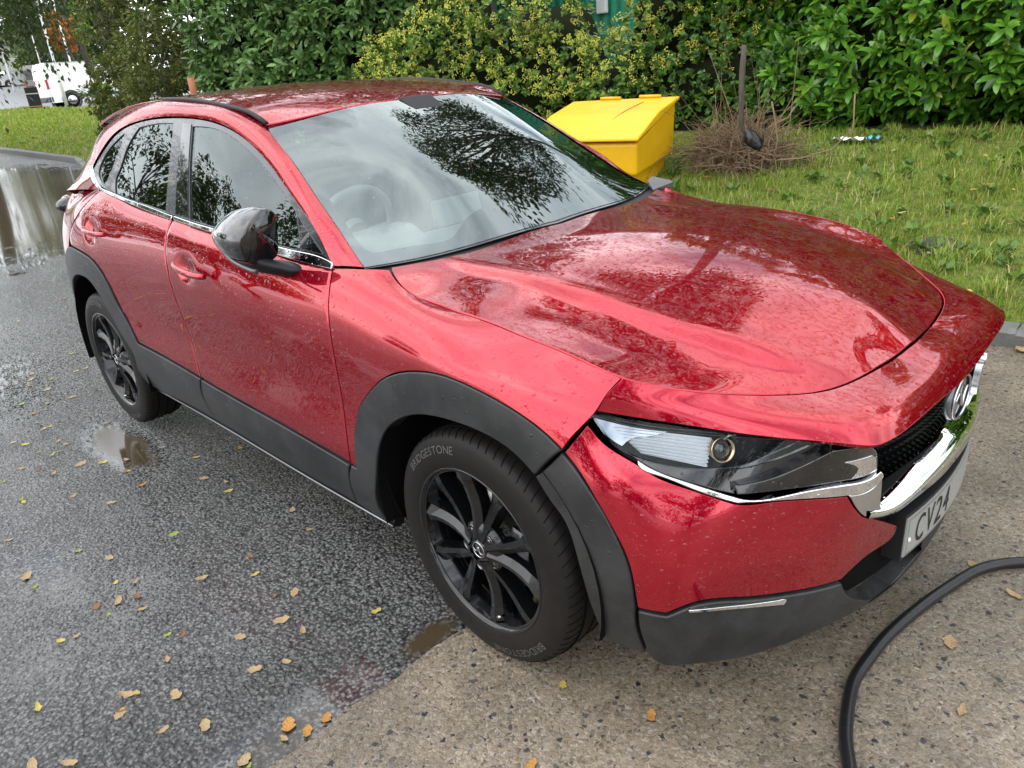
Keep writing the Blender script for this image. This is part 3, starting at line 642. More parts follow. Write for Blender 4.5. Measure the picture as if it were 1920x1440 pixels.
panel('wing_face', BUMP, '1380,912 1470,893 1530,868 1566,852 | 1640,846 1651,853 | 1652,886 | 1640,893 1590,907 | 1500,920 1400,930 | 1384,930 | 1380,912', M['gloss'], car, off=-.008, gap=.0004, bev=.003, thick=.03, h=.015)
panel('wing_insert', BUMP, '1585,872 1640,858 | 1647,862 | 1648,886 | 1600,903 | 1612,888 1585,872', M['chrome'], car, off=-.006, gap=.0004, bev=.001, thick=.004, h=.012)
panel('bumper_reflector', BUMP, '1290,1139 1340,1135 1400,1129 1452,1122 | 1472,1121 1466,1130 | 1400,1136 1340,1141 1290,1144 | 1290,1139', M['chrome'], car, off=.009, gap=.0004, bev=.001, thick=.02, h=.015)
# number plate
def plate_pt(s, z): 
    y = .262*s; return Vector((.905-.022*s*s+.02*(.42-z)*0, y, z))
def plate(name, m_, z0, z1, off, hw=1.0, thick=.006):
    V = []; F = []; n = 25
    for k in range(n):
        s = hw*(-1+2*k/(n-1)); a = plate_pt(s, z0)+Vector((off, 0, 0)); b = plate_pt(s, z1)+Vector((off, 0, 0)); V += [a, b, b-Vector((thick, 0, 0)), a-Vector((thick, 0, 0))]
    for k in range(n-1):
        i = k*4; F += [(i, i+4, i+5, i+1), (i+1, i+5, i+6, i+2), (i+2, i+6, i+7, i+3), (i+3, i+7, i+4, i)]
    F += [(0, 1, 2, 3), tuple(4*(n-1)+j for j in (3, 2, 1, 0))]; return mesh(name, V, F, m_, parent=car, smooth=False)
plate('plate_holder', M['black'], .350, .482, -.004, 1.02, .045)
pl = plate('number_plate', M['white_plate'], .361, .472, .0)
m = MB()
for a, b in ((.3650, .3662), (.4668, .4680)):
    for k in range(24):
        s = .97*(-1+2*k/24); s2 = .97*(-1+2*(k+1)/24); p, q = plate_pt(s, a), plate_pt(s2, b); m.add([(p.x+.0012, p.y, a), (q.x+.0012, q.y, a), (q.x+.0012, q.y, b), (p.x+.0012, p.y, b)], [(0, 1, 2, 3)])
for s in (-.97, .965):
    p, q = plate_pt(s, 0), plate_pt(s+.005, 0); m.add([(p.x+.0012, p.y, .365), (q.x+.0012, q.y, .365), (q.x+.0012, q.y, .468), (p.x+.0012, p.y, .468)], [(0, 1, 2, 3)])
m.build('plate_border', M['plate_ink'], pl)
m = MB(); p = plate_pt(-.93, .405); m.lathe([(.006, 0), (.006, .002), (.003, .004), (0, .004)], 16, Matrix.Translation((p.x, p.y, .405)) @ Matrix.Rotation(R(90), 4, 'Y')); m.build('plate_screw', mat('white_cap', (.8, .8, .78), .3), pl)
def text_mesh(txt, size, ext=0, font=None):
    c = bpy.data.curves.new('lettering', 'FONT'); c.body = txt; c.size = size; c.extrude = ext; c.align_x = 'LEFT'; c.resolution_u = 4
    o = bpy.data.objects.new('lettering', c); col.objects.link(o); dg = bpy.context.evaluated_depsgraph_get(); me = bpy.data.meshes.new_from_object(o.evaluated_get(dg))
    V = [v.co.copy() for v in me.vertices]; F = [tuple(p.vertices) for p in me.polygons]; bpy.data.objects.remove(o); bpy.data.curves.remove(c); bpy.data.meshes.remove(me); return V, F
m = MB(); s0 = -.212
for ch in 'CV24':
    V, F = text_mesh(ch, .112); xs_ = [v.x for v in V]; ys_ = [v.y for v in V]; w_ = max(xs_)-min(xs_); hgt = max(ys_)-min(ys_); V2 = []
    for v in V:
        y = s0+(v.x-min(xs_))/w_*.044; z = .377+(v.y-min(ys_))/hgt*.079; p = plate_pt(y/.262, z); V2.append((p.x+.0014, y, z))
    m.add(V2, F); s0 += .056
m.build('plate_lettering', M['plate_ink'], pl)
# badge
bp = Vector((.889, 0, .703)); Mb = Matrix.Translation(bp) @ Matrix.Rotation(R(90-1), 4, 'Y')
m = MB()
def badge(mb, Mx, s, plate_only=False):
    ring = [(.064*math.cos(t)*1.25, .064*math.sin(t)) for t in np.linspace(0, 2*math.pi, 41)[:-1]]
    mb.tube([Mx @ Vector((-y*s, x*s, .004*s)) for x, y in ring], .0045*s, 8, closed=True)
    pts = [(-.066, .008), (-.036, .022), (-.012, -.002), (0, -.024), (.012, -.002), (.036, .022), (.066, .008)]; c = curve3([(x, y, 0) for x, y in pts], .006)
    n = len(c); rs = [(.0028+.0032*(1-abs(2*i/(n-1)-1)))*s for i in range(n)]
    mb.tube([Mx @ Vector((-y*s, x*s, .006*s)) for x, y, _ in c], rs, 6)
m.lathe([(.078, -.012), (.080, 0), (.074, .003), (0, .005)], 48, Mb @ Matrix.Diagonal((.74, 1, 1, 1))); bd = m.build('badge', mat('badge_glass', (.10, .11, .12), .08, .2, 1), car)
m = MB(); badge(m, Mb @ Matrix.Translation((0, 0, .003)), .86); m.build('emblem', M['satin'], bd)
# ---- tail lamps, tailgate
panel('tail_lamp', SIDE, 's-3.235,1.0 s-3.14,1.04 s-3.12,1.06 | s-3.2,1.09 s-3.26,1.085 | f-.60,1.0 f-.45,1.0', M['redlens'], car, off=.006) if False else None
for sd in (1, -1):
    m = MB(); m.lathe([(0, -.02), (.05, -.01), (.062, .02), (.05, .05), (.03, .065), (0, .07)], 24, Matrix.Translation((-3.30, -.665*sd, 1.045)) @ Matrix.Rotation(R(-75), 4, 'Y') @ Matrix.Diagonal((.75, 1.5, 1, 1)), closed=False); tl = m.build('tail_lamp', M['gloss'], car)
    m = MB(); m.lathe([(.036, .058), (.038, .072), (.03, .076), (0, .078)], 24, Matrix.Translation((-3.302, -.672*sd, 1.045)) @ Matrix.Rotation(R(-75), 4, 'Y')); m.build('lamp_lens', M['redlens'], tl)
V = []; F = []; ny = 13
def hx(k, y): return [(-3.19, 1.432), (-3.22, 1.405), (-3.16, 1.36), (-3.29, 1.20), (-3.41, 1.10)][k]
for k in range(5):
    x, z = hx(k, 0)
    for j in range(ny):
        s = -1+2*j/(ny-1); hw = (.52, .53, .55, .60, .66)[k]; V.append((x+.23*s*s*(1 if k != 1 else .9), hw*s, z-.035*s*s*(k < 2)))
mb_i = []
for k in range(4):
    for j in range(ny-1): F.append((k*ny+j, k*ny+j+1, (k+1)*ny+j+1, (k+1)*ny+j)); mb_i.append(1 if k in (2,) else 0)
mesh('tailgate', V, F, parent=car, mats=[M['paint'], M['priv']], mi=mb_i)
rb = np.array([(0, .05), (SIDE.ku[2]+.02, .05), (SIDE.ku[2]+.04, .26), (SIDE.ku[2]+.03, .48), (SIDE.ku[2]+.02, SIDE.kv[-1]-.06), (0, SIDE.kv[-1]-.02)])
panel('rear_bumper', SIDE, np.vstack([curve3(rb[[k, (k+1) % 6]], .02)[:-1] for k in range(6)]), M['paint'], car, gap=.0, bev=.0005, h=.04)
# ---- door handles
for (a, b, dy) in ((P(320, 495, 'y', -.893), P(378, 521, 'y', -.893), 0), (P(152, 428, 'y', -.895), P(192, 441, 'y', -.895), 0)):
    for sd in (1, -1):
        m = MB(); A, B = np.array(a), np.array(b); pts = []
        for t_ in np.linspace(0, 1, 13):
            p = A+(B-A)*t_; p[1] -= .010*math.sin(math.pi*t_)-.010*(abs(2*t_-1)**4); pts.append((p[0], p[1]*sd, p[2]-.004*math.sin(math.pi*t_)))
        m.tube(pts, [.006+.0065*math.sin(math.pi*(.12+.76*t_))**.5 for t_ in np.linspace(0, 1, 13)], 12); m.build('door_handle', M['paint'], car)
# ---- door mirrors
def loft(mb, rings, cap=True):
    n = len(rings[0]); V = [p for r_ in rings for p in r_]; F = [(i*n+k, i*n+(k+1) % n, (i+1)*n+(k+1) % n, (i+1)*n+k) for i in range(len(rings)-1) for k in range(n)]
    if cap: F += [tuple(range(n))[::-1], tuple((len(rings)-1)*n+k for k in range(n))]
    mb.add(V, F, True)
SEC = curve3([(-.15, 1.0), (.35, .72), (.80, .28), (1.0, -.08), (.97, -.35), (.82, -.72), (.45, -.97), (-.3, -1.0), (-.9, -.85), (-1.0, 0), (-.92, .75), (-.6, .97), (-.15, 1.0)], .16)[:-1]
for sd, yb, sc_m in ((1, -.892, 1.), (-1, -.825, .8)):
    m = MB(); rings = []
    for s_, cz, hh, hd in ((0, 1.135, .080, .058), (.04, 1.137, .084, .064), (.2, 1.140, .085, .069), (.4, 1.141, .079, .067), (.6, 1.142, .067, .058), (.78, 1.140, .048, .043), (.92, 1.139, .026, .025), (1.0, 1.138, .008, .008)):
        x = -.822-.250*s_-(.1 if sd < 0 else 0); cy = yb-.028*s_; rings.append([(x+.05*(b-.3)*(1-s_)*.5, (cy-a*hd)*sd, cz-(.03 if sd < 0 else 0)+b*hh*sc_m) for a, b in SEC])
    loft(m, rings); mr = m.build('door_mirror', M['gloss'], car)
    m = MB(); m.tube([(p[0], p[1]*sd, p[2]-(.03 if sd < 0 else 0)) for p in curve3([(-1.02, yb-.042, 1.108), (-.96, yb-.058, 1.082), (-.88, yb-.058, 1.058), (-.80, yb-.05, 1.045)], .02)], .007, 8); m.build('mirror_strip', M['frame'], mr)
    m = MB(); rings = []
    for y, cx, cz, a, b in ((-.79, -.865, 1.016, .105, .020), (-.84, -.88, 1.026, .098, .026), (-.875, -.90, 1.042, .085, .028), (-.905, -.915, 1.056, .072, .026), (-.92, -.925, 1.068, .05, .02)):
        rings.append([(cx+a*math.cos(2*math.pi*k/24), (y+(.03 if sd < 0 else 0))*sd, cz-(.03 if sd < 0 else 0)+b*math.sin(2*math.pi*k/24)) for k in range(24)])
    loft(m, rings); m.build('mirror_foot', M['black'], mr)
# ---- cabin
m = MB(); m.hull([(-.50, -.70, .98), (-.50, .70, .98), (-.95, -.72, 1.0), (-.95, .72, 1.0), (-1.0, -.72, .90), (-1.0, .72, .90), (-.9, -.70, .6), (-.9, .7, .6), (-.5, -.7, .7), (-.5, .7, .7)], b=.03)
m.hull([(-.86, -.55, .98), (-.86, -.20, .98), (-1.02, -.55, 1.0), (-1.02, -.20, 1.0), (-.9, -.5, 1.055), (-.9, -.25, 1.055), (-1.0, -.5, 1.05), (-1.0, -.25, 1.05)], b=.015)
m.hull([(-.93, -.10, 1.0), (-.93, .14, 1.0), (-.97, -.10, 1.0), (-.97, .14, 1.0), (-.95, -.10, 1.10), (-.95, .14, 1.10), (-.97, .14, 1.10), (-.97, -.1, 1.1)], b=.006); m.build('dashboard', M['inner'], car)
m = MB(); Mw = Matrix.Translation((-1.12, -.375, 1.02)) @ Matrix.Rotation(R(-66), 4, 'Y')
m.tube([Mw @ Vector((.182*math.cos(a), .182*math.sin(a), 0)) for a in np.linspace(0, 2*math.pi, 49)[:-1]], .015, 10, closed=True)
for a in (90, 270, 180): m.tube([Mw @ Vector((.03*math.cos(R(a)), .03*math.sin(R(a)), -.02)), Mw @ Vector((.178*math.cos(R(a)), .178*math.sin(R(a)), 0))], .014, 8)
m.lathe([(.06, -.03), (.065, 0), (.05, .012), (0, .015)], 24, Mw); m.build('steering_wheel', M['inner'], car)
for y in (-.38, .38):
    m = MB(); m.box((-1.55, y, .62), (.52, .50, .16), b=.05); m.box((-1.86, y, .93), (.14, .48, .62), Matrix.Rotation(R(-14), 4, 'Y'), b=.05); m.box((-1.96, y, 1.31), (.09, .26, .17), Matrix.Rotation(R(-10), 4, 'Y'), b=.03); m.build('front_seat', M['seat'], car)
m = MB(); m.box((-2.45, 0, .62), (.5, 1.3, .16), b=.05); m.box((-2.75, 0, .93), (.14, 1.3, .6), Matrix.Rotation(R(-18), 4, 'Y'), b=.05); m.build('rear_seat', M['seat'], car)
m = MB(); m.box((-1.9, 0, .48), (2.6, 1.5, .06)); m.build('cabin_floor', M['void'], car)
m = MB(); Mi = Matrix.Translation((-1.02, .0, 1.37)) @ Matrix.Rotation(R(-20), 4, 'Z'); m.box((0, 0, 0), (.03, .24, .07), b=.012)
mo = m.build('cabin_mirror', M['black'], car); mo.data.transform(Mi)
m = MB(); m.box((-1.06, 0, 1.425), (.14, .16, .05), Matrix.Rotation(R(30), 4, 'Y'), b=.01); m.build('sensor_housing', M['black'], car)
# cowl and wipers
m = MB(); V = []; n = 21
for k in range(n):
    s = -1+2*k/(n-1); y = .735*s; xb = -.385-.13*s*s; V += [(xb+.03, y, 1.022), (xb-.07, y, 1.038)]
m.add(V, [(2*k, 2*k+2, 2*k+3, 2*k+1) for k in range(n-1)]); m.build('cowl', M['black'], car)
# cowl corners at the foot of the screen pillars
for sd in (1,):
    pp = [P(1222, 330, 'y', .752), P(1258, 337, 'y', .752), P(1262, 341, 'y', .74), P(1236, 351, 'y', .72), P(1224, 356, 'y', .71), P(1214, 339, 'y', .735)]
    m = MB(); m.hull([tuple(p) for p in pp]+[(p[0], p[1], p[2]-.02) for p in pp], b=.002); m.build('cowl_corner', M['frame'], car)
# ---- wheels
def make_wheel(x0, sd, steer=0, phase=0, first=[]):
    if first: 
        src = first[0]; c = src.copy(); col.objects.link(c); c.parent = car; objs = [c]
        for ch in src.children:
            d = ch.copy(); col.objects.link(d); d.parent = c; d.matrix_parent_inverse = ch.matrix_parent_inverse.copy(); objs.append(d)
        c.location = (x0, -.7825*sd, .347); c.rotation_euler = (0, R(phase)*sd, R(180 if sd < 0 else 0)+R(steer)); c.matrix_parent_inverse = wm(car).inverted(); return c
    A = Matrix.Rotation(R(90), 4, 'X')                          # lathe z -> world -y (outer face)
    oy = .1015                                                 # outer side wall
    m = MB()
    # rim lip and barrel
    m.lathe([(.232, oy-.012), (.2445, oy-.010), (.2475, oy-.004), (.246, oy+.0005), (.240, oy-.002), (.236, oy-.014), (.229, oy-.040), (.220, oy-.06), (.216, -.09), (.226, -.10)], 96, A)
    # five pairs of twisted spokes
    for k in range(10):
        pr = k//2; s = 1 if k % 2 else -1; base = R(72*pr+90); a0 = base+s*R(9); a1 = base+s*R(18.5)
        secs = []
        for t_ in np.linspace(0, 1, 9):
            r_ = .036+(.236-.036)*t_; an = a0+(a1-a0)*t_; wd_ = .0165+.011*t_+.006*(t_ > .8); hz = oy-.010-.030*math.sin(math.pi*min(1, t_*.9+.05))*.6-(.006 if t_ > .9 else 0)-.016*(1-t_)*0
            tw = (-.006 if s > 0 else .006)*(1-.2*t_); c_, s__ = math.cos(an), math.sin(an); T = Vector((-s__, c_, 0)); C0 = Vector((c_*r_, s__*r_, 0))
            top = [C0-T*wd_*.78+Vector((0, 0, hz+tw*.9)), C0+T*wd_*(.15*s)+Vector((0, 0, hz+.007)), C0+T*wd_*.78+Vector((0, 0, hz-tw*.9))]
            bot = [C0+T*wd_*1.05+Vector((0, 0, hz-.034)), C0-T*wd_*1.05+Vector((0, 0, hz-.034))]
            secs.append([A @ v for v in top+bot])
        V = [v for s_ in secs for v in s_]; q = 5; F = [(i*q+j, i*q+(j+1) % q, (i+1)*q+(j+1) % q, (i+1)*q+j) for i in range(8) for j in range(q)]
        m.add(V, F, False)
    m.lathe([(.083, oy-.055), (.080, oy-.026), (.066, oy-.018), (.040, oy-.012), (.034, oy-.016), (.0, oy-.016)], 60, A)
    w_ = m.build('wheel', M['rim'], None)
    m = MB(); prof = []
    for r_, h in ((.236, -.088), (.250, -.100), (.285, -.108), (.318, -.104), (.334, -.093), (.3415, -.08), (.3455, -.05), (.3470, 0), (.3455, .05), (.3415, .08), (.334, .091), (.326, .0975), (.316, .1015), (.285, .1065), (.266, .1050), (.252, .1020), (.244, .0985)): prof.append((r_, h))
    pr = curve3([(a, b, 0) for a, b in prof], .006); m.lathe([(a, b) for a, b, _ in pr], 144, A)
    n_t = len(m.F)
    for k in range(72):
        th = 2*math.pi*k/72; pts = []
        for i, h in enumerate((.0925, .086, .078, .066, .054)):
            r_ = (.3318, .3385, .3425, .3442, .3454)[i]+.0006; a = th+.010*i*1.3; pts.append(A @ Vector((r_*math.cos(a), r_*math.sin(a), h)))
        m.tube(pts, .0013, 5)
    for h in (-.045, 0.0, .045):
        m.tube([A @ Vector((.3466*math.cos(t_), .3466*math.sin(t_), h)) for t_ in np.linspace(0, 2*math.pi, 97)[:-1]], .0032, 6, closed=True)
    ty = m.build('tyre', M['tyre'], w_); ty.data.materials.append(M['void']); ty.data.polygons.foreach_set('material_index', [0]*n_t+[1]*(len(m.F)-n_t))
    for t0, txt, size, rad in ((R(152), 'BRIDGESTONE', .030, .291), (R(332), 'BRIDGESTONE', .030, .291)):
        x_ = 0; m = MB()
        for ch in txt:
            V, F = text_mesh(ch, size); xs_ = [v.x for v in V]; w2 = max(xs_)-min(xs_); V2 = []
            for v in V:
                a = t0-(x_+(v.x-min(xs_))*1.15)/rad; r_ = rad+v.y*1.05; ht = float(np.interp(r_, [.252, .266, .285, .300, .316, .326], [.1020, .1052, .1068, .1050, .1018, .0978]))+.0018
                V2.append(A @ Vector((r_*math.cos(a), r_*math.sin(a), ht)))
            m.add(V2, F); x_ += w2*1.15+.0045
        m.build('tyre_lettering', M['mark'], w_)
    m = MB(); m.lathe([(.0, oy-.012), (.027, oy-.012), (.029, oy-.016), (.029, oy-.03)][::-1], 32, A); cc = m.build('centre_cap', M['gloss'], w_)
    m = MB(); badge(m, A @ Matrix.Translation((0, 0, oy-.012)) @ Matrix.Rotation(R(90), 4, 'Z') @ Matrix.Diagonal((1, .8, 1, 1)), .36); m.build('emblem', M['satin'], w_)
    for k in range(5):
        a = R(72*k+54); c = Vector((.0572*math.cos(a), .0572*math.sin(a), oy-.022)); m = MB(); m.lathe([(.0, .006), (.006, .006), (.009, .002), (.0095, -.01)][::-1], 6, A @ Matrix.Translation(c)); m.lathe([(.0100, -.004), (.0135, .0045), (.0145, .006), (.0155, .0045)], 24, A @ Matrix.Translation(c))
        m.build('wheel_nut', M['nut'], w_)
    m = MB(); m.lathe([(.06, -.012), (.155, -.012), (.155, .008), (.06, .008)], 64, A, closed=True); m.build('brake_disc', M['steel'], w_)
    m = MB(); m.box((.115, -.02, .05), (.07, .06, .12), b=.012); m.build('brake_caliper', M['nut'], w_)
    m = MB(); p = A @ Vector((.205*math.cos(R(-62)), .205*math.sin(R(-62)), oy-.02)); m.tube([p, p+Vector((-.004, -.022, .006))], .004, 8); m.build('valve', M['satin'], w_)
    w_.parent = car; w_.location = (x0, -.7825*sd, .347); w_.rotation_euler = (0, R(phase)*sd, R(steer)); w_.matrix_parent_inverse = wm(car).inverted(); first.append(w_); return w_
make_wheel(0, 1, -2.4, 8); make_wheel(-2.655, 1, 0, 30); make_wheel(0, -1, -2.4, 50); make_wheel(-2.655, -1, 0, 10)
# ---------------------------------------------------------------- terrain
def Hr(x): return .045*np.maximum(0, -x-14)
def yk(x): return np.interp(x, [-45, -30, -25, -19.5, -14, -9.5, -6.5, -3, .6, 6], [0.0, 2.9, 3.9, 4.35, 3.1, 1.9, 1.85, 2.3, 2.49, 2.3])
def G(x, y):
    x = np.asarray(x, float); y = np.asarray(y, float); b = yk(x); k = np.interp(x, [-18, -9], [.05, .20])
    d = y-b; cap = 3.0; return np.where(d < 0, Hr(x), Hr(x)+.10+k*np.minimum(np.maximum(d, 0), cap)+.02*np.clip(d-cap, 0, 40))
def Gf(x, y): return float(G(x, y))
def at_ground(px, py, t0=1.0):
    d = ray(px, py); t = t0
    while t < 140:
        q = CAM+d*t
        if q[2] < Gf(q[0], q[1]): return q
        t += .02 if t < 12 else .1
    return q
def grid(name, xs, ys, zf, m_, kind='structure', **k):
    X, Y = np.meshgrid(xs, ys, indexing='ij'); V = np.stack([X.ravel(), Y.ravel(), zf(X, Y).ravel()], 1); nx, ny = len(xs), len(ys)
    i, j = np.meshgrid(np.arange(nx-1), np.arange(ny-1), indexing='ij'); a = (i*ny+j).ravel()
    o = fastmesh(name, V, np.stack([a, a+ny, a+ny+1, a+1], 1), m_, smooth=True); o['kind'] = kind; return o
# wet asphalt: stones standing out of a thin water film, puddles where the film rises
def asphalt():
    m = mat('wet_asphalt', (.03, .03, .032), .4); t = NT(m); b = t.b; v = t.co()
    n1 = t.vor(v, 105, 'SMOOTH_F1'); n2 = t.noise(v, 70, 6, .68); st_ = t.math('SUBTRACT', 1, n1); h = t.math('ADD', t.math('MULTIPLY', st_, .55), t.math('MULTIPLY', n2, .75))
    big = t.noise(v, .55, 5, .6); mid = t.noise(v, 3.2, 5, .6)
    x = t.xyz(v)
    # low spots that hold water: the big pool behind the car, by the rear wheel, along the slab edge
    def spot(cx, cy, rx, ry, amp, wob=.35):
        dx = t.math('DIVIDE', t.math('SUBTRACT', x[0], cx), rx); dy = t.math('DIVIDE', t.math('SUBTRACT', x[1], cy), ry)
        r = t.math('SQRT', t.math('ADD', t.math('MULTIPLY', dx, dx), t.math('MULTIPLY', dy, dy))); r = t.math('ADD', r, t.math('MULTIPLY', t.math('SUBTRACT', mid, .5), wob*2))
        return t.math('MULTIPLY', t.math('SUBTRACT', 1.25, r, clamp=True), amp)
    w = spot(-14.5, 1.2, 5.4, 2.9, 5, .8); w = t.math('MAXIMUM', w, spot(-2.42, -1.03, .40, .13, 1.5, .6)); w = t.math('MAXIMUM', w, spot(-.20, -1.45, .12, .42, .75, .4)); w = t.math('MAXIMUM', w, spot(-.19, -.95, .08, .2, 1.0, .4))
    w = t.math('MAXIMUM', w, spot(-2.6, -2.1, 1.3, .42, .42, .7)); w = t.math('MAXIMUM', w, spot(-4.3, -1.35, 1.0, .45, .50, .7)); w = t.math('MAXIMUM', w, spot(-6.5, -1.5, 1.6, .5, .45, .6)); w = t.math('MAXIMUM', w, spot(-1.55, -1.62, .3, .12, .38, .7))
    lev = t.math('ADD', t.math('ADD', t.math('MULTIPLY_ADD', big, .46, .16), t.math('MULTIPLY', mid, .38)), t.math('MULTIPLY', w, .45))
    d = t.math('SUBTRACT', h, lev); wet = t.ramp(d, (.0, 1), (.05, 0)); t.lk(t.mix(wet, h, lev), (bn := t.n.new('ShaderNodeBump')).inputs['Height'])
    hh = t.math('MAXIMUM', t.math('SUBTRACT', h, lev), 0); t.lk(hh, bn.inputs['Height']); bn.inputs['Strength'].default_value = 1.0; bn.inputs['Distance'].default_value = .018
    t.lk(bn.outputs[0], b.inputs['Normal'])
    cc = t.vor(v, 105, out='Color'); cx = t.xyz(cc); dry = t.mix(cx[0], (.034, .034, .035), (.245, .243, .240)); dry = t.mix(t.math('GREATER_THAN', cx[1], .95), dry, (.22, .21, .20))
    crev = t.ramp(t.math('ADD', st_, t.math('MULTIPLY', t.math('SUBTRACT', n2, .5), .9)), (.46, .26), (.70, 1)); dry = t.mix(1.0, dry, crev, 'MULTIPLY')
    patch = t.ramp(t.noise(v, .8, 5, .6), (.38, .72), (.62, 1.1)); dry = t.mix(1.0, dry, patch, 'MULTIPLY')
    deep = t.math('MULTIPLY', t.ramp(w, (.55, 0), (1.6, 1)), 1); c = t.mix(deep, dry, (.055, .040, .022)); t.lk(c, b.inputs['Base Color'])
    t.lk(t.mix(wet, .22, t.math('MULTIPLY_ADD', deep, .05, .02, clamp=True)), b.inputs['Roughness']); b.inputs['Specular IOR Level'].default_value = .6
    return m
M['asphalt'] = asphalt()
xs = np.r_[-160, -120, np.arange(-90, 2, 3.0), 10, 30, 60]
gnd = grid('ground', xs, np.r_[-80, -40, np.arange(-20, 60, 4.0), 90, 140], lambda X, Y: Hr(X)-.012, M['asphalt'])
def concrete():
    m = mat('exposed_concrete', (.3, .25, .2), .6); t = NT(m); b = t.b; v = t.co(); x = t.xyz(v)
    nz = t.n.new('ShaderNodeTexNoise'); nz.inputs['Scale'].default_value = 75; nz.inputs['Detail'].default_value = 3; t.lk(v, nz.inputs['Vector'])
    vm = t.n.new('ShaderNodeVectorMath'); vm.operation = 'MULTIPLY_ADD'; t.lk(nz.outputs['Color'], vm.inputs[0]); vm.inputs[1].default_value = (.022, .022, 0); t.lk(v, vm.inputs[2]); v0 = v; v = vm.outputs[0]
    c1 = t.vor(v, 130, out='Color'); e1 = t.vor(v, 130); c2 = t.vor(v, 48, out='Color'); e2 = t.vor(v, 48); n = t.noise(v, 1.6, 7, .68); n2 = t.noise(v, 9, 5, .6); ng = t.noise(v, 420, 3)
    base = t.mix(n, (.15, .115, .075), (.37, .295, .205)); base = t.mix(t.math('MULTIPLY', t.xyz(c1)[0], .75), base, t.mix(t.xyz(c1)[1], (.035, .031, .027), (.46, .40, .33)), 'MIX')
    big = t.math('MULTIPLY', t.math('GREATER_THAN', t.xyz(c2)[0], .84), t.math('LESS_THAN', e2, t.math('MULTIPLY_ADD', t.xyz(c2)[2], .32, .12))); c3 = t.vor(v, 85, out='Color'); e3 = t.vor(v, 85); sm = t.math('MULTIPLY', t.math('GREATER_THAN', t.xyz(c3)[2], .80), t.math('LESS_THAN', e3, .36)); base = t.mix(sm, base, t.mix(t.xyz(c3)[0], (.02, .02, .022), (.34, .30, .25)))
    base = t.mix(big, base, t.mix(t.xyz(c2)[1], (.018, .022, .028), (.10, .095, .09)))
    far = t.math('ADD', t.math('MULTIPLY', x[0], .8), t.math('MULTIPLY', x[1], .35)); gm = t.ramp(t.math('ADD', far, t.math('MULTIPLY', t.math('SUBTRACT', n, .5), .8)), (1.15, 0), (2.0, 1))
    base = t.mix(gm, base, t.mix(t.xyz(c1)[0], (.10, .092, .08), (.27, .25, .215)))
    damp = t.ramp(t.noise(v, 1.1, 6, .65, .5), (.40, .62), (.60, 1)); base = t.mix(1.0, base, damp, 'MULTIPLY'); base = t.mix(1.0, base, t.ramp(t.noise(v, 300, 4, .8), (.35, .55), (.65, 1.15)), 'MULTIPLY'); t.lk(base, b.inputs['Base Color'])
    h = t.math('ADD', t.math('MULTIPLY', t.math('SUBTRACT', 1, e1), .6), t.math('ADD', t.math('MULTIPLY', ng, .3), t.math('MULTIPLY', t.math('SUBTRACT', 1, e2), .4)))
    t.lk(t.bump(h, .6, .004), b.inputs['Normal']); t.lk(t.math('MULTIPLY_ADD', n2, .5, .16), b.inputs['Roughness']); return m
M['concrete'] = concrete()
# slab with a slightly ragged edge
ye = np.linspace(-6, 2.55, 300); rng = np.random.default_rng(5); rag = np.convolve(rng.normal(0, 1, 320), np.ones(5)/5, 'same')[:300]*.011
xe = -.138+.02*(ye+1.2)*.5+rag; V = []; F = []
for k in range(300):
    V += [(xe[k]-.012, ye[k], -.014), (xe[k], ye[k], -.002), (xe[k]+.02, ye[k], .001), (9, ye[k], .001)]
for k in range(299): F += [(4*k+j, 4*k+j+1, 4*k+5+j, 4*k+4+j) for j in range(3)]
F = [f[::-1] if False else f for f in F]
sl_ = mesh('concrete_slab', V, F, M['concrete'], smooth=False); sl_['kind'] = 'structure'
# grass bank
def turf():
    m = mat('turf', (.05, .08, .02), .9); t = NT(m); v = t.co(); n = t.noise(v, 1.1, 6, .65); n2 = t.noise(v, 22, 5, .7)
    c = t.mix(n, (.11, .17, .022), (.20, .24, .04)); c = t.mix(t.ramp(n2, (.42, 0), (.7, 1)), c, (.035, .035, .014)); t.lk(c, t.b.inputs['Base Color']); t.lk(t.bump(n2, .8, .04), t.b.inputs['Normal']); return m
M['turf'] = turf()
xs = np.r_[np.arange(-37, -10, 1.0), np.arange(-10, 8, .35), 12, 20]; tt = np.r_[0, .01, np.arange(.15, 5.2, .35), np.arange(5.5, 22, 1.2), 30, 50]
X, T = np.meshgrid(xs, tt, indexing='ij'); Y = yk(X)+.02+T; Z = G(X, Y)-.03*(T == 0)+.012*np.sin(X*3.1+Y*2)*np.sin(Y*4.3)
V = np.stack([X.ravel(), Y.ravel(), Z.ravel()], 1); nx, ny = X.shape; i, j = np.meshgrid(np.arange(nx-1), np.arange(ny-1), indexing='ij'); a = (i*ny+j).ravel()
fastmesh('grass_bank', V, np.stack([a, a+ny, a+ny+1, a+1], 1), M['turf'], smooth=True)['kind'] = 'structure'
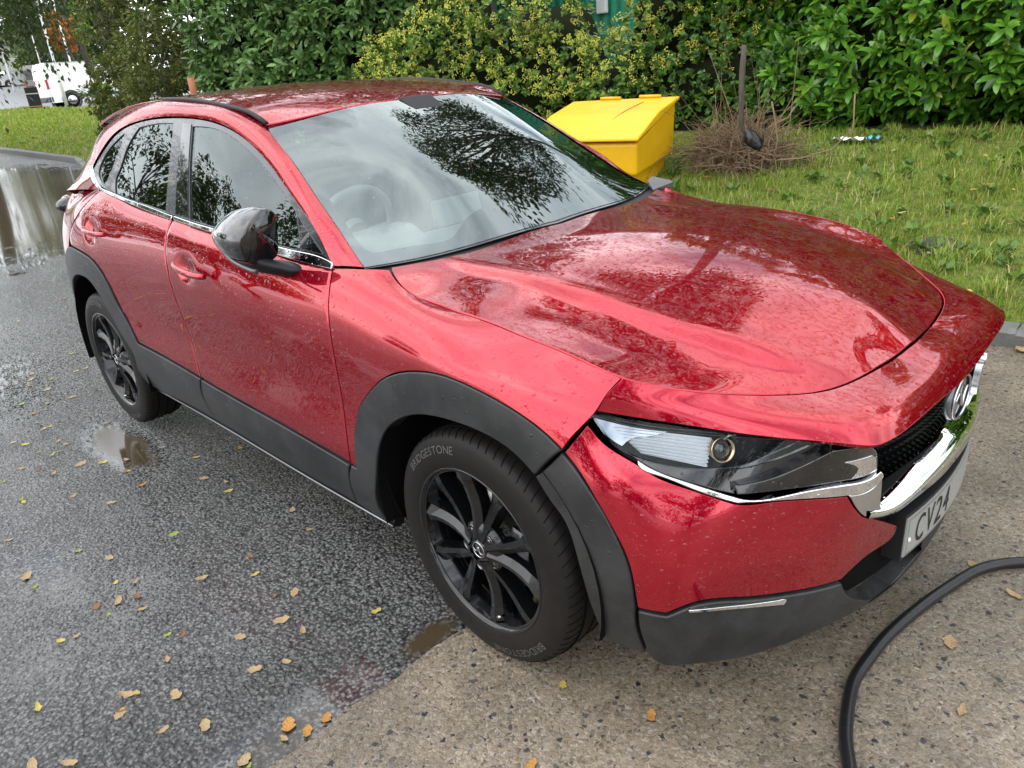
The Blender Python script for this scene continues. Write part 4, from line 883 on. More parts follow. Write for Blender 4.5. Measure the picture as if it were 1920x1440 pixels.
# kerb
km = mat('kerb_stone', (.13, .13, .125), .55); t = NT(km); v = t.co(); t.lk(t.mix(t.noise(v, 18, 6, .7), (.05, .052, .05), (.2, .2, .19)), t.b.inputs['Base Color']); t.lk(t.bump(t.noise(v, 120, 4), .5, .004), t.b.inputs['Normal'])
m = MB(); xk = -44.0; n_k = 0
while xk < 7:
    x1 = xk+.91; a = np.array([xk+.004, yk(xk)]); b = np.array([x1-.004, yk(x1)]); d = (b-a)/np.linalg.norm(b-a); nrm_ = np.array([-d[1], d[0]]); dz = random.Random(n_k).uniform(-.006, .006); n_k += 1
    V = []
    for p in (a, b):
        z = Hr(p[0])+dz
        for o_, h_ in ((-.105, -.05), (-.105, .075), (-.085, .098), (.02, .100), (.02, -.05)): V.append((p[0]+nrm_[0]*o_, p[1]+nrm_[1]*o_, z+h_))
    m.add(V, [(0, 5, 6, 1), (1, 6, 7, 2), (2, 7, 8, 3), (3, 8, 9, 4), (4, 3, 2, 1, 0), (5, 6, 7, 8, 9)]); xk = x1
m.build('kerb', km)['kind'] = 'structure'
# ---------------------------------------------------------------- foliage tools
rg = np.random.default_rng(11)
def leafmat(name, c0, c1, rough=.35, sp=.5, c2=None, f2=.04, tr=.25):
    m = mat(name, c0, rough, spec=sp); t = NT(m); g = t.n.new('ShaderNodeNewGeometry'); r = g.outputs['Random Per Island']
    c = t.mix(r, c0, c1)
    if c2 is not None:
        r2 = t.math('FRACT', t.math('MULTIPLY', r, 37.7)); c = t.mix(t.math('LESS_THAN', r2, f2), c, c2)
    t.lk(c, t.b.inputs['Base Color'])
    out = t.n['Material Output']; tl = t.n.new('ShaderNodeBsdfTranslucent'); t.lk(t.mix(.3, c, (.25, .4, .03)), tl.inputs[0]); ms = t.n.new('ShaderNodeMixShader'); ms.inputs[0].default_value = tr
    t.lk(t.b.outputs[0], ms.inputs[1]); t.lk(tl.outputs[0], ms.inputs[2]); t.lk(ms.outputs[0], out.inputs[0]); return m
def leaf_tpl(kind):
    if kind == 'laurel':    # x across, y along, z up
        mid = [(0, 0, 0), (0, .30, .03), (0, .62, .02), (0, .88, -.03), (0, 1.0, -.07)]; wd = [0, .155, .185, .10]
        V = mid+[(-w_, y, z+w_*.30) for (x, y, z), w_ in zip(mid[1:4], wd[1:])]+[(w_, y, z+w_*.30) for (x, y, z), w_ in zip(mid[1:4], wd[1:])]
        F = [(0, 1, 5, 5), (1, 2, 6, 5), (2, 3, 7, 6), (3, 4, 7, 7), (0, 8, 1, 1), (1, 8, 9, 2), (2, 9, 10, 3), (3, 10, 4, 4)]
    elif kind == 'ivy':
        V = [(0, 0, 0), (-.42, .12, .05), (-.30, .5, .04), (0, 1, -.05), (.30, .5, .04), (.42, .12, .05)]; F = [(0, 1, 2, 3), (0, 3, 4, 5)]
    else:
        V = [(0, 0, 0), (-.26, .45, .04), (0, 1, 0), (.26, .45, .04)]; F = [(0, 1, 2, 3)]
    return np.array(V, float), F
def basis(d, up):
    d = d/np.linalg.norm(d, axis=1)[:, None]; x = np.cross(d, up); x /= np.linalg.norm(x, axis=1)[:, None]+1e-9; z = np.cross(x, d); return x, d, z
def leaves(name, Pp, D, U, S, kind, m_, parent=None, **kw):
    """one leaf per row: base point, direction, up hint, length"""
    V, F = leaf_tpl(kind); n = len(Pp); x, y, z = basis(D, U); S = np.asarray(S)[:, None, None]
    W = (V[None, :, 0:1]*x[:, None]+V[None, :, 1:2]*y[:, None]+V[None, :, 2:3]*z[:, None])*S+Pp[:, None]
    k = len(V); quads = [f for f in F]; Fa = (np.array(quads)[None]+np.arange(n)[:, None, None]*k)
    tri = [f for f in F if len(set(f)) == 3]; 
    if tri:                                                    # split into triangles so that no face is degenerate
        T = []
        for f in F:
            f = list(dict.fromkeys(f)); T += [(f[0], f[1], f[2])]+([(f[0], f[2], f[3])] if len(f) == 4 else [])
        Fa = np.array(T)[None]+np.arange(n)[:, None, None]*k; Fa = Fa.reshape(-1, 3)
    else: Fa = Fa.reshape(-1, 4)
    return fastmesh(name, W.reshape(-1, 3), Fa, m_, parent, smooth=(kind == 'laurel'))
def rosettes(C, Dir, n, size, spread=1.0, up=.5):
    """n leaves around every shoot tip C pointing along Dir"""
    m_ = len(C); k = np.tile(np.arange(n), m_); Ci = np.repeat(C, n, 0); Di = np.repeat(Dir, n, 0); a = k*2.4+np.repeat(rg.uniform(0, 6.3, m_), n)+rg.normal(0, .25, m_*n)
    h = np.tile([0., 0, 1], (m_*n, 1)); x, y, z = basis(Di, h); open_ = spread*(.45+.65*(1-k/n))+rg.normal(0, .12, m_*n)
    d = y*np.cos(open_)[:, None]+(x*np.cos(a)[:, None]+z*np.sin(a)[:, None])*np.sin(open_)[:, None]; d[:, 2] -= .12
    S = size*rg.uniform(.65, 1.1, m_*n); base = Ci-Di*((1-k/n)*size*.75)[:, None]; U = Di*.6+np.array([0, 0, up]); return base, d, U, S
def lump(P_, seed, sc_, amp):
    """cheap smooth noise from a few sines"""
    r_ = np.random.default_rng(seed); o = np.zeros(len(P_))
    for k in range(7):
        w_ = r_.normal(0, 1, 3)*sc_*(1+.35*k); o += np.sin(P_@w_+r_.uniform(0, 6.3))/(1+.35*k)
    return o*amp/2.2
def root_ground(x, y): return (x, y, Gf(x, y))
dark = mat('hedge_shade', (.014, .017, .008), .95, spec=.05)  # near-black colour stands in for the shade inside the hedges
# hedge as a lumpy wall: line from A to B, height h; leaves on the front shell (towards -y) and top
def hedge(name, label, cat, A, B, h, dens, size, kind, lm, seed, n_ros=8, thick=1.6, hz=None, group=None, lowz=.05, amp=.35, core=.45, gap=0.):
    A = np.array(A, float); B = np.array(B, float); Ld = np.linalg.norm(B-A); ax = (B-A)/Ld; nr = np.array([ax[1], -ax[0]])
    e = empty(name, root_ground(*((A+B)/2)), label, cat, group)
    N_ = int(dens*Ld*h); u = rg.uniform(-.3, Ld+.3, N_); w_ = rg.uniform(lowz, h, N_)
    hh = h if hz is None else np.interp(u/Ld, *hz); w_ = w_*(hh/h)
    base = A[None]+ax[None]*u[:, None]; z = w_; top = np.clip((w_/hh-.72)/.28, 0, 1)
    P0 = np.c_[base, z]; dep = lump(P0, seed, 1.5, amp)+lump(P0, seed+9, 4.0, amp*.35)+rg.normal(0, .07, N_)-rg.exponential(.10, N_)-top**2*.9-.35*np.clip(1-w_/.5, 0, 1)**2
    g0 = G(base[:, 0], base[:, 1]); pts = np.c_[base+nr[None]*dep[:, None], g0+z]
    gradz = rg.normal(.25, .35, N_)+top*1.2; Dir = np.c_[np.tile(nr, (N_, 1))+ax[None]*rg.normal(0, .55, N_)[:, None], gradz]; Dir /= np.linalg.norm(Dir, axis=1)[:, None]
    if gap:                                                    # holes
        keep = lump(P0, seed+31, 2.6, 1.0) > -1.2+gap; pts, Dir = pts[keep], Dir[keep]
    b_, d_, U_, S_ = rosettes(pts, Dir, n_ros, size); lo = leaves('foliage', b_, d_, U_, S_, kind, lm, e)
    # solid dark core behind the leaves, inner shade put in as colour
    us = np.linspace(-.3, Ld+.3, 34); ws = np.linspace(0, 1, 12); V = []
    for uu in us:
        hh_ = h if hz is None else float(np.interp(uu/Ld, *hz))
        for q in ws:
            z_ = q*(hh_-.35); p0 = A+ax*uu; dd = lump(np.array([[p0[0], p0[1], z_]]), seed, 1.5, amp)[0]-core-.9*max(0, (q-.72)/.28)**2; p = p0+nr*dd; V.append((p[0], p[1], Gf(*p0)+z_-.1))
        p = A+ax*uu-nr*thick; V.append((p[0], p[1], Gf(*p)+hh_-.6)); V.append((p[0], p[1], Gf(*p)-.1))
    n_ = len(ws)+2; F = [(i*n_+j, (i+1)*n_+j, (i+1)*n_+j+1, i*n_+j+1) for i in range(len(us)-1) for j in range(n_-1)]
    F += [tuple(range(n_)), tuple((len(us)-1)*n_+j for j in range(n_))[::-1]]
    mesh('shade_core', V, F, dark, e); return e, pts
LM = leafmat('laurel_leaf', (.035, .125, .014), (.135, .30, .028), .24, .6, (.20, .26, .03), .03, tr=.16)
LM2 = leafmat('laurel_leaf_dull', (.05, .12, .03), (.16, .27, .08), .32, .5, (.14, .18, .05), .03, tr=.16)
IV = leafmat('ivy_leaf', (.05, .12, .02), (.17, .28, .05), .35, .5, (.36, .42, .08), .17, tr=.2)
BR = leafmat('bramble_leaf', (.04, .10, .024), (.11, .21, .05), .5, .4, tr=.25)
YE = mat('ivy_flower', (.52, .52, .08), .7)
# ---------------------------------------------------------------- hedges and shrubs beyond the kerb
hedge('laurel_hedge', 'tall glossy green laurel hedge above the grass at the right of the photo', 'hedge', (-3.3, 5.95), (4.6, 5.3), 3.4, 105, .165, 'laurel', LM, 4, 9, hz=([0, .25, .6, 1], [2.9, 3.4, 3.2, 3.5]), core=.5)
hedge('laurel_hedge', 'dull green laurel hedge rising behind the car roof, left of the flowering ivy', 'hedge', (-9.0, 2.95), (-6.3, 4.95), 3.6, 120, .16, 'laurel', LM2, 21, 8, hz=([0, .12, .5, .85, 1], [2.6, 3.3, 3.6, 3.4, 2.4]), core=.5, lowz=.3, amp=.28)
e, pv = hedge('ivy_bush', 'flowering ivy covered in yellow green flower heads between the two laurel hedges', 'shrub', (-6.7, 4.2), (-3.0, 6.2), 2.3, 190, .075, 'ivy', IV, 33, 6, hz=([0, .2, .45, .55, .60, .68, .72, 1], [1.6, 1.9, 1.95, 1.9, 1.2, 1.2, 2.1, 2.5]), core=.35, amp=.25)
# flower heads
def umbels(Pc, r0, parent):
    V = []; F = []; oc = np.array([(1, 0, 0), (-1, 0, 0), (0, 1, 0), (0, -1, 0), (0, 0, 1), (0, 0, -1)], float); of = [(0, 2, 4), (2, 1, 4), (1, 3, 4), (3, 0, 4), (2, 0, 5), (1, 2, 5), (3, 1, 5), (0, 3, 5)]
    n = 9; d = rg.normal(0, 1, (len(Pc)*n, 3)); d /= np.linalg.norm(d, axis=1)[:, None]; c = np.repeat(Pc, n, 0)+d*r0
    W = (c[:, None]+oc[None]*r0*rg.uniform(.28, .42, (len(c), 1, 1))); Fa = np.array(of)[None]+np.arange(len(c))[:, None, None]*6
    return fastmesh('flower_heads', W.reshape(-1, 3), Fa.reshape(-1, 3), YE, parent, smooth=True)
sel = pv[rg.random(len(pv)) < .42]; sel = sel[(lump(sel, 77, 1.6, 1) > -.45)]
cl = np.repeat(sel, 3, 0)+rg.normal(0, .045, (len(sel)*3, 3))+np.array([.01, -.07, .05]); o = umbels(cl, .024, e); o['kind'] = 'stuff'
hedge('bramble_thicket', 'thicket of small bramble leaves behind the yellow bin and brush pile', 'shrub', (-3.9, 5.5), (-2.1, 5.55), 1.2, 260, .058, 'ivy', BR, 51, 6, hz=([0, .5, 1], [1.2, 1.5, 1.0]), core=.3, amp=.2)
# loose grassy weeds and low sprouts under the laurel
# green metal shed behind the hedges
gm = mat('green_cladding', (.012, .20, .115), .5); t = NT(gm); v = t.co(); t.lk(t.mix(t.noise(v, 3, 5), (.010, .17, .10), (.018, .24, .14)), t.b.inputs['Base Color'])
e = empty('metal_shed', (-8.5, 14.5, Gf(-8.5, 12)), 'green corrugated metal building glimpsed above the ivy', 'building'); z0 = Gf(-8.5, 12)
V = []; n = 240
for k in range(n+1):
    x = -14+11.0*k/n; y = 9.4+.18*(x+14)+(.03 if (k//2) % 2 else 0); V += [(x, y, z0-1), (x, y, z0+3.6)]
mesh('wall', V, [(2*k, 2*k+2, 2*k+3, 2*k+1) for k in range(n)], gm, e, smooth=False)
m = MB(); m.hull([(-14.1, 9.2, z0+3.6), (-2.9, 11.2, z0+3.6), (-14.1, 16, z0+4.4), (-2.9, 17.2, z0+4.4), (-14.1, 9.2, z0+3.75), (-2.9, 11.2, z0+3.75)]); m.build('roof', mat('shed_roof', (.12, .13, .13), .6), e)
m = MB(); q = CAM+ray(1129, 11)*1; d = ray(1129, 11); tq = (9.4+.18*(14-8.1)-CAM[1])/d[1]; q = CAM+d*(tq*.995); m.box(tuple(q), (.22, .10, .26), b=.03); m.build('wall_lamp', mat('lamp_white', (.75, .75, .75), .4), e)
# ---------------------------------------------------------------- trees
bark = mat('bark', (.10, .075, .055), .9); t = NT(bark); v = t.co('Object', (6, 6, 1.2)); t.lk(t.mix(t.noise(v, 6, 6, .7), (.04, .032, .025), (.17, .14, .11)), t.b.inputs['Base Color']); t.lk(t.bump(t.noise(v, 14, 5, .7), .8, .03), t.b.inputs['Normal'])
def tree(name, label, x, y, h, r, ztop, nl, size, lm, seed, group=None, droop=.0, trunk=.16, base=.25, cat='tree', clumps=60, kind='leaf', cen=None, flat=.75):
    rr = np.random.default_rng(seed); z0 = Gf(x, y); e = empty(name, (x, y, z0), label, cat, group)
    m = MB(); tp = [(x+.15*math.sin(i*1.3+seed), y+.15*math.cos(i*1.7+seed), z0+h*.8*i/7-.1) for i in range(8)]; m.tube(tp, [trunk*(1-.8*i/7) for i in range(8)], 10)
    cz = z0+h*(1+base)/2 if cen is None else z0+cen; cs = []
    for k in range(clumps):
        d = rr.normal(0, 1, 3); d /= np.linalg.norm(d); q = rr.uniform(.35, 1)**.5; c = np.array([x+d[0]*r*q, y+d[1]*r*q, cz+d[2]*h*(1-base)/2*q]); cs.append(c)
        if k % 2 == 0:
            a = Vector(tp[min(6, 2+int(5*(c[2]-z0)/h))]) if c[2] > z0 else Vector(tp[2]); b_ = Vector(c); mid = a.lerp(b_, .5)+Vector((0, 0, .15*r)); m.tube([a, mid, b_], [trunk*.32, trunk*.18, trunk*.05], 6, cap=False)
    m.build('trunk', bark, e)
    cs = np.array(cs); n = nl; idx = rr.integers(0, clumps, n); cr = r*rr.uniform(.18, .38, clumps)[idx]; d = rr.normal(0, 1, (n, 3)); d /= np.linalg.norm(d, axis=1)[:, None]
    p = cs[idx]+d*(cr*rr.uniform(.3, 1, n)**.6)[:, None]*np.array([1, 1, flat]); 
    if droop: p[:, 2] -= droop*rr.exponential(.5, n)
    dd = d+np.array([0, 0, -.3-droop*.6])+rr.normal(0, .4, (n, 3)); leaves('crown', p, dd, rr.normal(0, .5, (n, 3))+np.array([0, 0, 1.]), size*rr.uniform(.6, 1.2, n), kind, lm, e); return e
G1m = leafmat('tree_leaf', (.035, .065, .016), (.09, .13, .03), .5, .3, (.24, .20, .03), .06); G2m = leafmat('dark_leaf', (.020, .040, .016), (.05, .075, .028), .5, .3); YM = leafmat('birch_leaf', (.11, .13, .022), (.32, .27, .03), .5, .3); OM = leafmat('autumn_leaf', (.30, .10, .03), (.45, .16, .05), .5, .3)
HM = leafmat('shrub_leaf', (.045, .065, .018), (.12, .13, .035), .5, .3, (.22, .19, .04), .08)
# big tree over the hedge: it is what the windscreen mirrors
tree('broadleaf_tree', 'large spreading tree behind the hedges whose crown is mirrored in the windscreen', -3.5, 7.7, 11.0, 2.5, 9.0, 15000, .15, G2m, 3, trunk=.2, clumps=46, cen=8.3, base=.56, droop=.5)
tree('broadleaf_tree', 'tall dark tree standing behind the left laurel hedge', -10.5, 6.6, 8.0, 2.4, 8, 9000, .19, G2m, 5, trunk=.2, clumps=44, base=.22)
tree('broadleaf_tree', 'dark tree behind the far end of the left laurel hedge', -13.5, 5.4, 7.2, 2.1, 8, 8000, .19, G2m, 7, trunk=.2, clumps=40, base=.15)
tree('broadleaf_tree', 'dark tree behind the flowering ivy', -9.2, 8.6, 7.0, 1.8, 7, 7000, .18, G2m, 6, trunk=.16, clumps=36, base=.3)
tree('broadleaf_tree', 'slim tree behind the right end of the laurel hedge', 2.6, 8.4, 6.0, 1.3, 6, 5000, .16, G2m, 8, trunk=.12, clumps=26)
# trees on the near side of the road: mirrored in the side windows
tree('roadside_tree', 'roadside tree mirrored in the rear door window', -18, -9.5, 6.6, 2.6, 6, 9000, .2, G1m, 12, group='trees across the road behind the photographer', clumps=40)
tree('roadside_tree', 'taller roadside tree mirrored in the small rear window', -30, -10, 8.2, 3.6, 6, 8000, .26, G2m, 14, group='trees across the road behind the photographer', clumps=40)
tree('roadside_tree', 'roadside tree with thin crown mirrored low in the front door window', -15.5, -9.5, 4.0, 1.5, 6, 3000, .17, G1m, 15, group='trees across the road behind the photographer', clumps=22)
for k, (x, y, h_, r_) in enumerate(((3.4, -10.0, 3.6, 2.0), (7.6, -8.0, 3.6, 2.1), (10.6, -2.6, 3.4, 1.9), (-.2, -11.0, 3.2, 1.8))):  # unseen trees added to darken low reflections and fill light
    tree('darkening_tree', 'one of the dense low trees added out of view behind the camera to darken reflections', x, y, h_, r_, 6, 4200, .22, G2m, 90+k, group='unseen dense low trees added behind the camera', clumps=34, base=.0, trunk=.14)
# left background, from the hedge outwards
def at(px, py, D): return CAM+ray(px, py)*D
def bush(name, label, px, py, D, r, h, nl, size, lm, seed, group=None, trunk=.05, cat='shrub', kind='leaf', droop=0, clumps=40, base=.02):
    q = at(px, py, D); return tree(name, label, q[0], q[1], h, r, h, nl, size, lm, seed, group, trunk=trunk, base=base, cat=cat, clumps=clumps, kind=kind, droop=droop)
bush('shrub', 'large mixed green shrub filling the space left of the laurel hedge', 318, 140, 13.0, .78, 2.6, 11000, .07, HM, 31)
bush('shrub', 'olive green shrub with yellowing leaves at the foot of the ivy tree', 262, 140, 15.5, .85, 3.1, 12000, .075, HM, 32)
bush('shrub', 'low leafy shrub nearest the white van', 208, 175, 18, .42, 1.2, 4000, .07, G1m, 33)
bush('ivy_clad_tree', 'tree trunk wrapped in ivy left of the hedge', 224, 120, 19.5, .62, 8.2, 12000, .09, IV, 34, cat='tree', trunk=.20, clumps=60, kind='ivy', base=.0)
bush('ivy_clad_tree', 'second ivy wrapped trunk just right of the white van', 169, 120, 23, .13, 6.5, 3600, .10, IV, 35, cat='tree', trunk=.12, clumps=44, kind='ivy', base=.0)
bush('birch_tree', 'birch with yellow autumn leaves above the ivy clad trunks', 196, 60, 22, 1.25, 7.6, 5200, .11, YM, 36, cat='tree', trunk=.10, clumps=44, base=.45)
tree('weeping_tree', 'dark drooping tree at the top left corner of the photo', *at(-120, 60, 25)[:2], 8.6, 3.6, 8, 19000, .16, G2m, 37, droop=.9, trunk=.2, clumps=70, cen=5.0, base=.44)
tree('broadleaf_tree', 'dark tree behind the lamp posts', *at(115, 60, 70)[:2], 9, 4.5, 8, 6000, .45, G2m, 38, trunk=.3, clumps=40)
tree('autumn_tree', 'orange red autumn tree between the two right lamp posts', *at(132, 95, 62)[:2], 4.8, 1.1, 6, 1800, .28, OM, 39, trunk=.12, clumps=20, base=.45)
for k, (px, D, r, h, l_) in enumerate(((-10, 105, 13, 15, 'tall far trees closing the view at the left edge'), (62, 112, 9, 13, 'tall far trees left of the black van'), (125, 85, 6, 4.6, 'far green bushes behind the white van'), (160, 80, 6, 6.5, 'far dark trees behind the second ivy trunk'))):
    tree('bush', l_, *at(px, 150, D)[:2], h, r*.6, h, 3500, .5, (G1m, HM, G1m, G2m)[k], 60+k, trunk=.2, base=.02, cat='shrub', clumps=34)
# ---------------------------------------------------------------- grass blades
GB = leafmat('grass_blade', (.12, .21, .02), (.28, .36, .05), .6, .3, (.42, .34, .13), .20, tr=.3)
GB2 = leafmat('long_grass', (.17, .27, .03), (.34, .42, .08), .6, .3, (.5, .42, .2), .2, tr=.3)
def blades(name, X, Y, L, W, lm, lean=.35):
    n = len(X); Z = G(X, Y)-.005; a = rg.uniform(0, 6.3, n); dx, dy = np.cos(a), np.sin(a); b = rg.uniform(0, 6.3, n); ln = L*rg.uniform(.1, 1, n)*lean*2.2
    p0 = np.stack([X, Y, Z], 1); s = np.stack([dx*W, dy*W, 0*X], 1); mid = p0+np.stack([np.cos(b)*ln*.35, np.sin(b)*ln*.35, L*.62], 1); tip = p0+np.stack([np.cos(b)*ln, np.sin(b)*ln, L*np.sqrt(np.maximum(.15, 1-(ln/L)**2*.6))], 1)
    V = np.stack([p0-s, p0+s, mid+s*.7, mid-s*.7, tip], 1).reshape(-1, 3); i = np.arange(n)[:, None]*5
    F = np.concatenate([i+np.array([[0, 1, 2]]), i+np.array([[0, 2, 3]]), i+np.array([[3, 2, 4]])]); o = fastmesh(name, V, F, lm); return o
def scatter(n, x0, x1, t0, t1, pw=1.0):
    X = rg.uniform(x0, x1, n); return X, yk(X)+.02+t0+(t1-t0)*rg.random(n)**pw
n = 90000; X, Y = scatter(n, -5.2, 2.4, 0, 3.4); d_ = lump(np.c_[X, Y, 0*X], 5, 1.6, 1); k = rg.random(n) < .65+.35*d_; X, Y = X[k], Y[k]; hgt = .03+.04*np.clip(lump(np.c_[X, Y, 0*X], 6, 2.3, .8)+.4, 0, 1)
tag(blades('grass', X, Y, hgt*rg.uniform(.6, 1.4, len(X)), .0034, GB), 'green grass of the bank beyond the kerb, with fallen leaves in it', 'grass', kind='stuff')
cx, cy = scatter(150, -4.6, 2.4, .2, 3.3); n = 150*75; ci = rg.integers(0, 150, n); sp = rg.uniform(.03, .10, 150)[ci]; X = cx[ci]+rg.normal(0, 1, n)*sp; Y = cy[ci]+rg.normal(0, 1, n)*sp; k = Y > yk(X)+.03
tag(blades('grass_tufts', X[k], Y[k], rg.uniform(.05, .13, k.sum()), .0042, GB2, .5), 'longer pale grass tufts standing in the bank', 'grass', kind='stuff')
n = 34000; X = -rg.uniform(5, 40, n)**1.0; Y = yk(X)+.03+rg.uniform(0, 8, n)**1.0; tag(blades('lawn', X, Y, rg.uniform(.025, .06, n)*(1+(-X)/26), .006*(1+(-X)/9), GB), 'mown grass verge sloping up to the vans at the left', 'grass', kind='stuff')
# broad weed leaves in the bank
n = 2600; cx, cy = scatter(230, -4.2, 2.2, .4, 3.2); ci = rg.integers(0, 230, n); X = cx[ci]+rg.normal(0, .03, n); Y = cy[ci]+rg.normal(0, .03, n); Z = G(X, Y)+.02; a = rg.uniform(0, 6.3, n)
tag(leaves('weeds', np.stack([X, Y, Z], 1), np.stack([np.cos(a), np.sin(a), rg.uniform(.3, 1.1, n)], 1), np.tile([0, 0, 1.], (n, 1)), rg.uniform(.04, .10, n), 'leaf', leafmat('weed_leaf', (.06, .13, .02), (.13, .22, .035), .5, tr=.25)), 'broad weed leaves growing through the grass bank', 'weeds', kind='stuff')
# ---------------------------------------------------------------- fallen leaves
def curl_leaf(name, L, W, cup, seed):
    rr = np.random.default_rng(seed); V = []; F = []; n = 7
    for i in range(n):
        t_ = i/(n-1); w_ = W*math.sin(math.pi*min(.97, t_*.92+.05))**.75*(1+rr.uniform(-.3, .3)); y = L*(t_-.5); z = .003+cup*(t_-.5)**2*L*4+rr.uniform(0, .06)
        for s_ in (-1, -.5, 0, .5, 1): V.append((s_*w_/2+rr.uniform(-.0008, .0008), y+abs(s_)*-.004, z+cup*abs(s_)**1.5*W*.8))
    for i in range(n-1): F += [(i*5+j, i*5+j+1, i*5+6+j, i*5+5+j) for j in range(4)]
    V += [(-.0006, -L*.5, .003), (.0006, -L*.5, .003), (.0006+.004, -L*.5-L*.35, .004), (-.0006+.004, -L*.5-L*.35, .004)]; k = len(V); F.append((k-4, k-3, k-2, k-1))
    me = bpy.data.meshes.new(name); me.from_pydata(V, [], F); me.polygons.foreach_set('use_smooth', [True]*len(F)); return me
LC = {}
for nm, c0, c1 in (('tan', (.24, .15, .07), (.50, .37, .20)), ('yellow', (.36, .26, .04), (.58, .50, .12)), ('green', (.16, .24, .04), (.30, .36, .08)), ('brown', (.17, .07, .03), (.30, .12, .04)), ('orange', (.36, .15, .03), (.50, .26, .06))):
    m_ = mat('leaf_'+nm, c0, .42); t = NT(m_); v = t.co(); cc_ = t.mix(t.noise(v, 5, 5, .7), c0, c1); sp_ = t.ramp(t.noise(v, 7, 6, .75, .6), (.55, 0), (.66, 1)); t.lk(t.mix(t.math('MULTIPLY', sp_, .75), cc_, (.10, .05, .02)), t.b.inputs['Base Color']); t.lk(t.bump(t.noise(v, 14, 4), .5, .02), t.b.inputs['Normal']); LC[nm] = m_
leafmesh = {}
def fallen(x, y, z, colr, size, seed, label, group, rz=None, near=True):
    v = seed % 4; key = (colr, v)
    if key not in leafmesh:
        me = curl_leaf('fallen_leaf', 1, (.55, .68, .46, .6)[v], (.10, .04, .16, .07)[v], v*7+1); me.materials.append(LC[colr]); leafmesh[key] = me
    o = bpy.data.objects.new('fallen_leaf', leafmesh[key]); rr = random.Random(seed); o.scale = (size,)*3; o.location = (x, y, z); o.rotation_euler = (rr.uniform(-.12, .12), rr.uniform(-.12, .12), rr.uniform(0, 6.3) if rz is None else rz); col.objects.link(o)
    tag(o, label, 'leaf', group); return o
near_leaves = [(16, 1012, 't'), (44, 940, 'y'), (137, 930, 't'), (208, 942, 't'), (148, 1032, 'g'), (205, 1045, 't'), (265, 910, 'o'), (50, 1080, 't'), (65, 1100, 'g'), (217, 1091, 'y'), (253, 1091, 't'), (378, 1083, 't'), (222, 1127, 't'), (181, 1136, 'b'), (203, 1152, 'g'), (257, 1118, 'b'), (267, 1141, 't'),
 (325, 1001, 'g'), (580, 993, 't'), (478, 1076, 'y'), (469, 1043, 'b'), (552, 1110, 't'), (514, 1118, 'b'), (528, 1162, 't'), (568, 1182, 't'), (450, 1193, 't'), (314, 1236, 't'), (314, 1189, 'g'), (343, 1189, 'b'), (114, 1200, 'y'), (142, 1193, 't'), (478, 1254, 't'), (538, 1240, 't'), (255, 1298, 'y'), (240, 1303, 't'), (330, 1302, 't'),
 (228, 1330, 'b'), (224, 1338, 't'), (72, 1328, 'y'), (385, 1360, 't'), (306, 1368, 't'), (541, 1358, 'o'), (533, 1384, 't'), (576, 1371, 'o'), (131, 1430, 't'), (458, 1424, 't'), (466, 1437, 'g'), (705, 1145, 'y'), (60, 1437, 't'), (612, 1345, 'o'),
 (39, 937, 'g'), (62, 775, 'o'), (68, 793, 'g'), (72, 847, 'g'), (92, 800, 'y'), (108, 827, 't'), (110, 846, 'g'), (70, 880, 'b'), (100, 888, 't'), (193, 866, 'y'), (237, 862, 't'), (240, 882, 'y'), (232, 885, 'b'), (305, 838, 't'), (368, 857, 'y'), (382, 896, 't'), (424, 904, 't'), (428, 920, 'y'), (450, 840, 'o'), (548, 955, 't'),
 (133, 663, 'y'), (143, 695, 'y'), (133, 745, 't'), (40, 757, 'g'), (6, 903, 'g'), (160, 690, 't'), (120, 560, 'o'), (60, 700, 't'), (30, 720, 't')]
ly = [(1828, 1060, 't'), (1902, 1115, 't'), (1782, 1204, 't'), (1803, 1333, 't'), (1221, 1341, 'o'), (995, 1436, 'o'), (1055, 1283, 'y')]
CN = dict(t='tan', y='yellow', g='green', o='orange', b='brown')
for k, (px, py, c_) in enumerate(near_leaves+ly):
    z0 = .002 if k >= len(near_leaves) else -.010; q = P(px, py, 'z', z0+.003); D = np.linalg.norm(q-CAM); sz = (.026+.022*random.Random(k*3+1).random())*(1.15 if c_ in 'to' else .9)
    slab_ = k >= len(near_leaves); where = 'on the pale concrete slab' if slab_ else ('on the wet asphalt beside the front wheel' if px > 420 else 'on the wet asphalt at the left')
    fallen(q[0], q[1], z0, CN[c_], sz, k, f'{CN[c_]} fallen leaf lying {where}', f'{CN[c_]} leaves {where}')
rr = random.Random(9)
for k in range(68):
    x = -rr.uniform(2.2, 9.5); y = -.95-rr.random()*1.2+(-x-3)*.12*rr.random(); c_ = rr.choice('ttttyybgo'); fallen(x, y, -.009, CN[c_], rr.uniform(.03, .055), 200+k, f'{CN[c_]} fallen leaf scattered on the road behind the rear wheel', f'{CN[c_]} leaves on the road behind the rear wheel')
for k in range(105):
    x = rr.uniform(-3.2, 2.2); y = float(yk(x))+.15+rr.random()*3.0; c_ = rr.choice('ttoobbyy'); fallen(x, y, Gf(x, y)+.05+rr.random()*.02, CN[c_], rr.uniform(.03, .075), 400+k, f'{CN[c_]} fallen leaf caught in the grass bank', f'{CN[c_]} leaves in the grass bank')
for k in range(28):
    x = rr.uniform(.1, 2.6); y = float(yk(x))-.13-abs(rr.gauss(0, .07)); c_ = rr.choice('bbbot'); fallen(x, y, .004+rr.random()*.02, CN[c_], rr.uniform(.05, .09), 600+k, f'{CN[c_]} fallen leaf heaped in the gutter at the kerb', f'{CN[c_]} leaves heaped along the kerb')
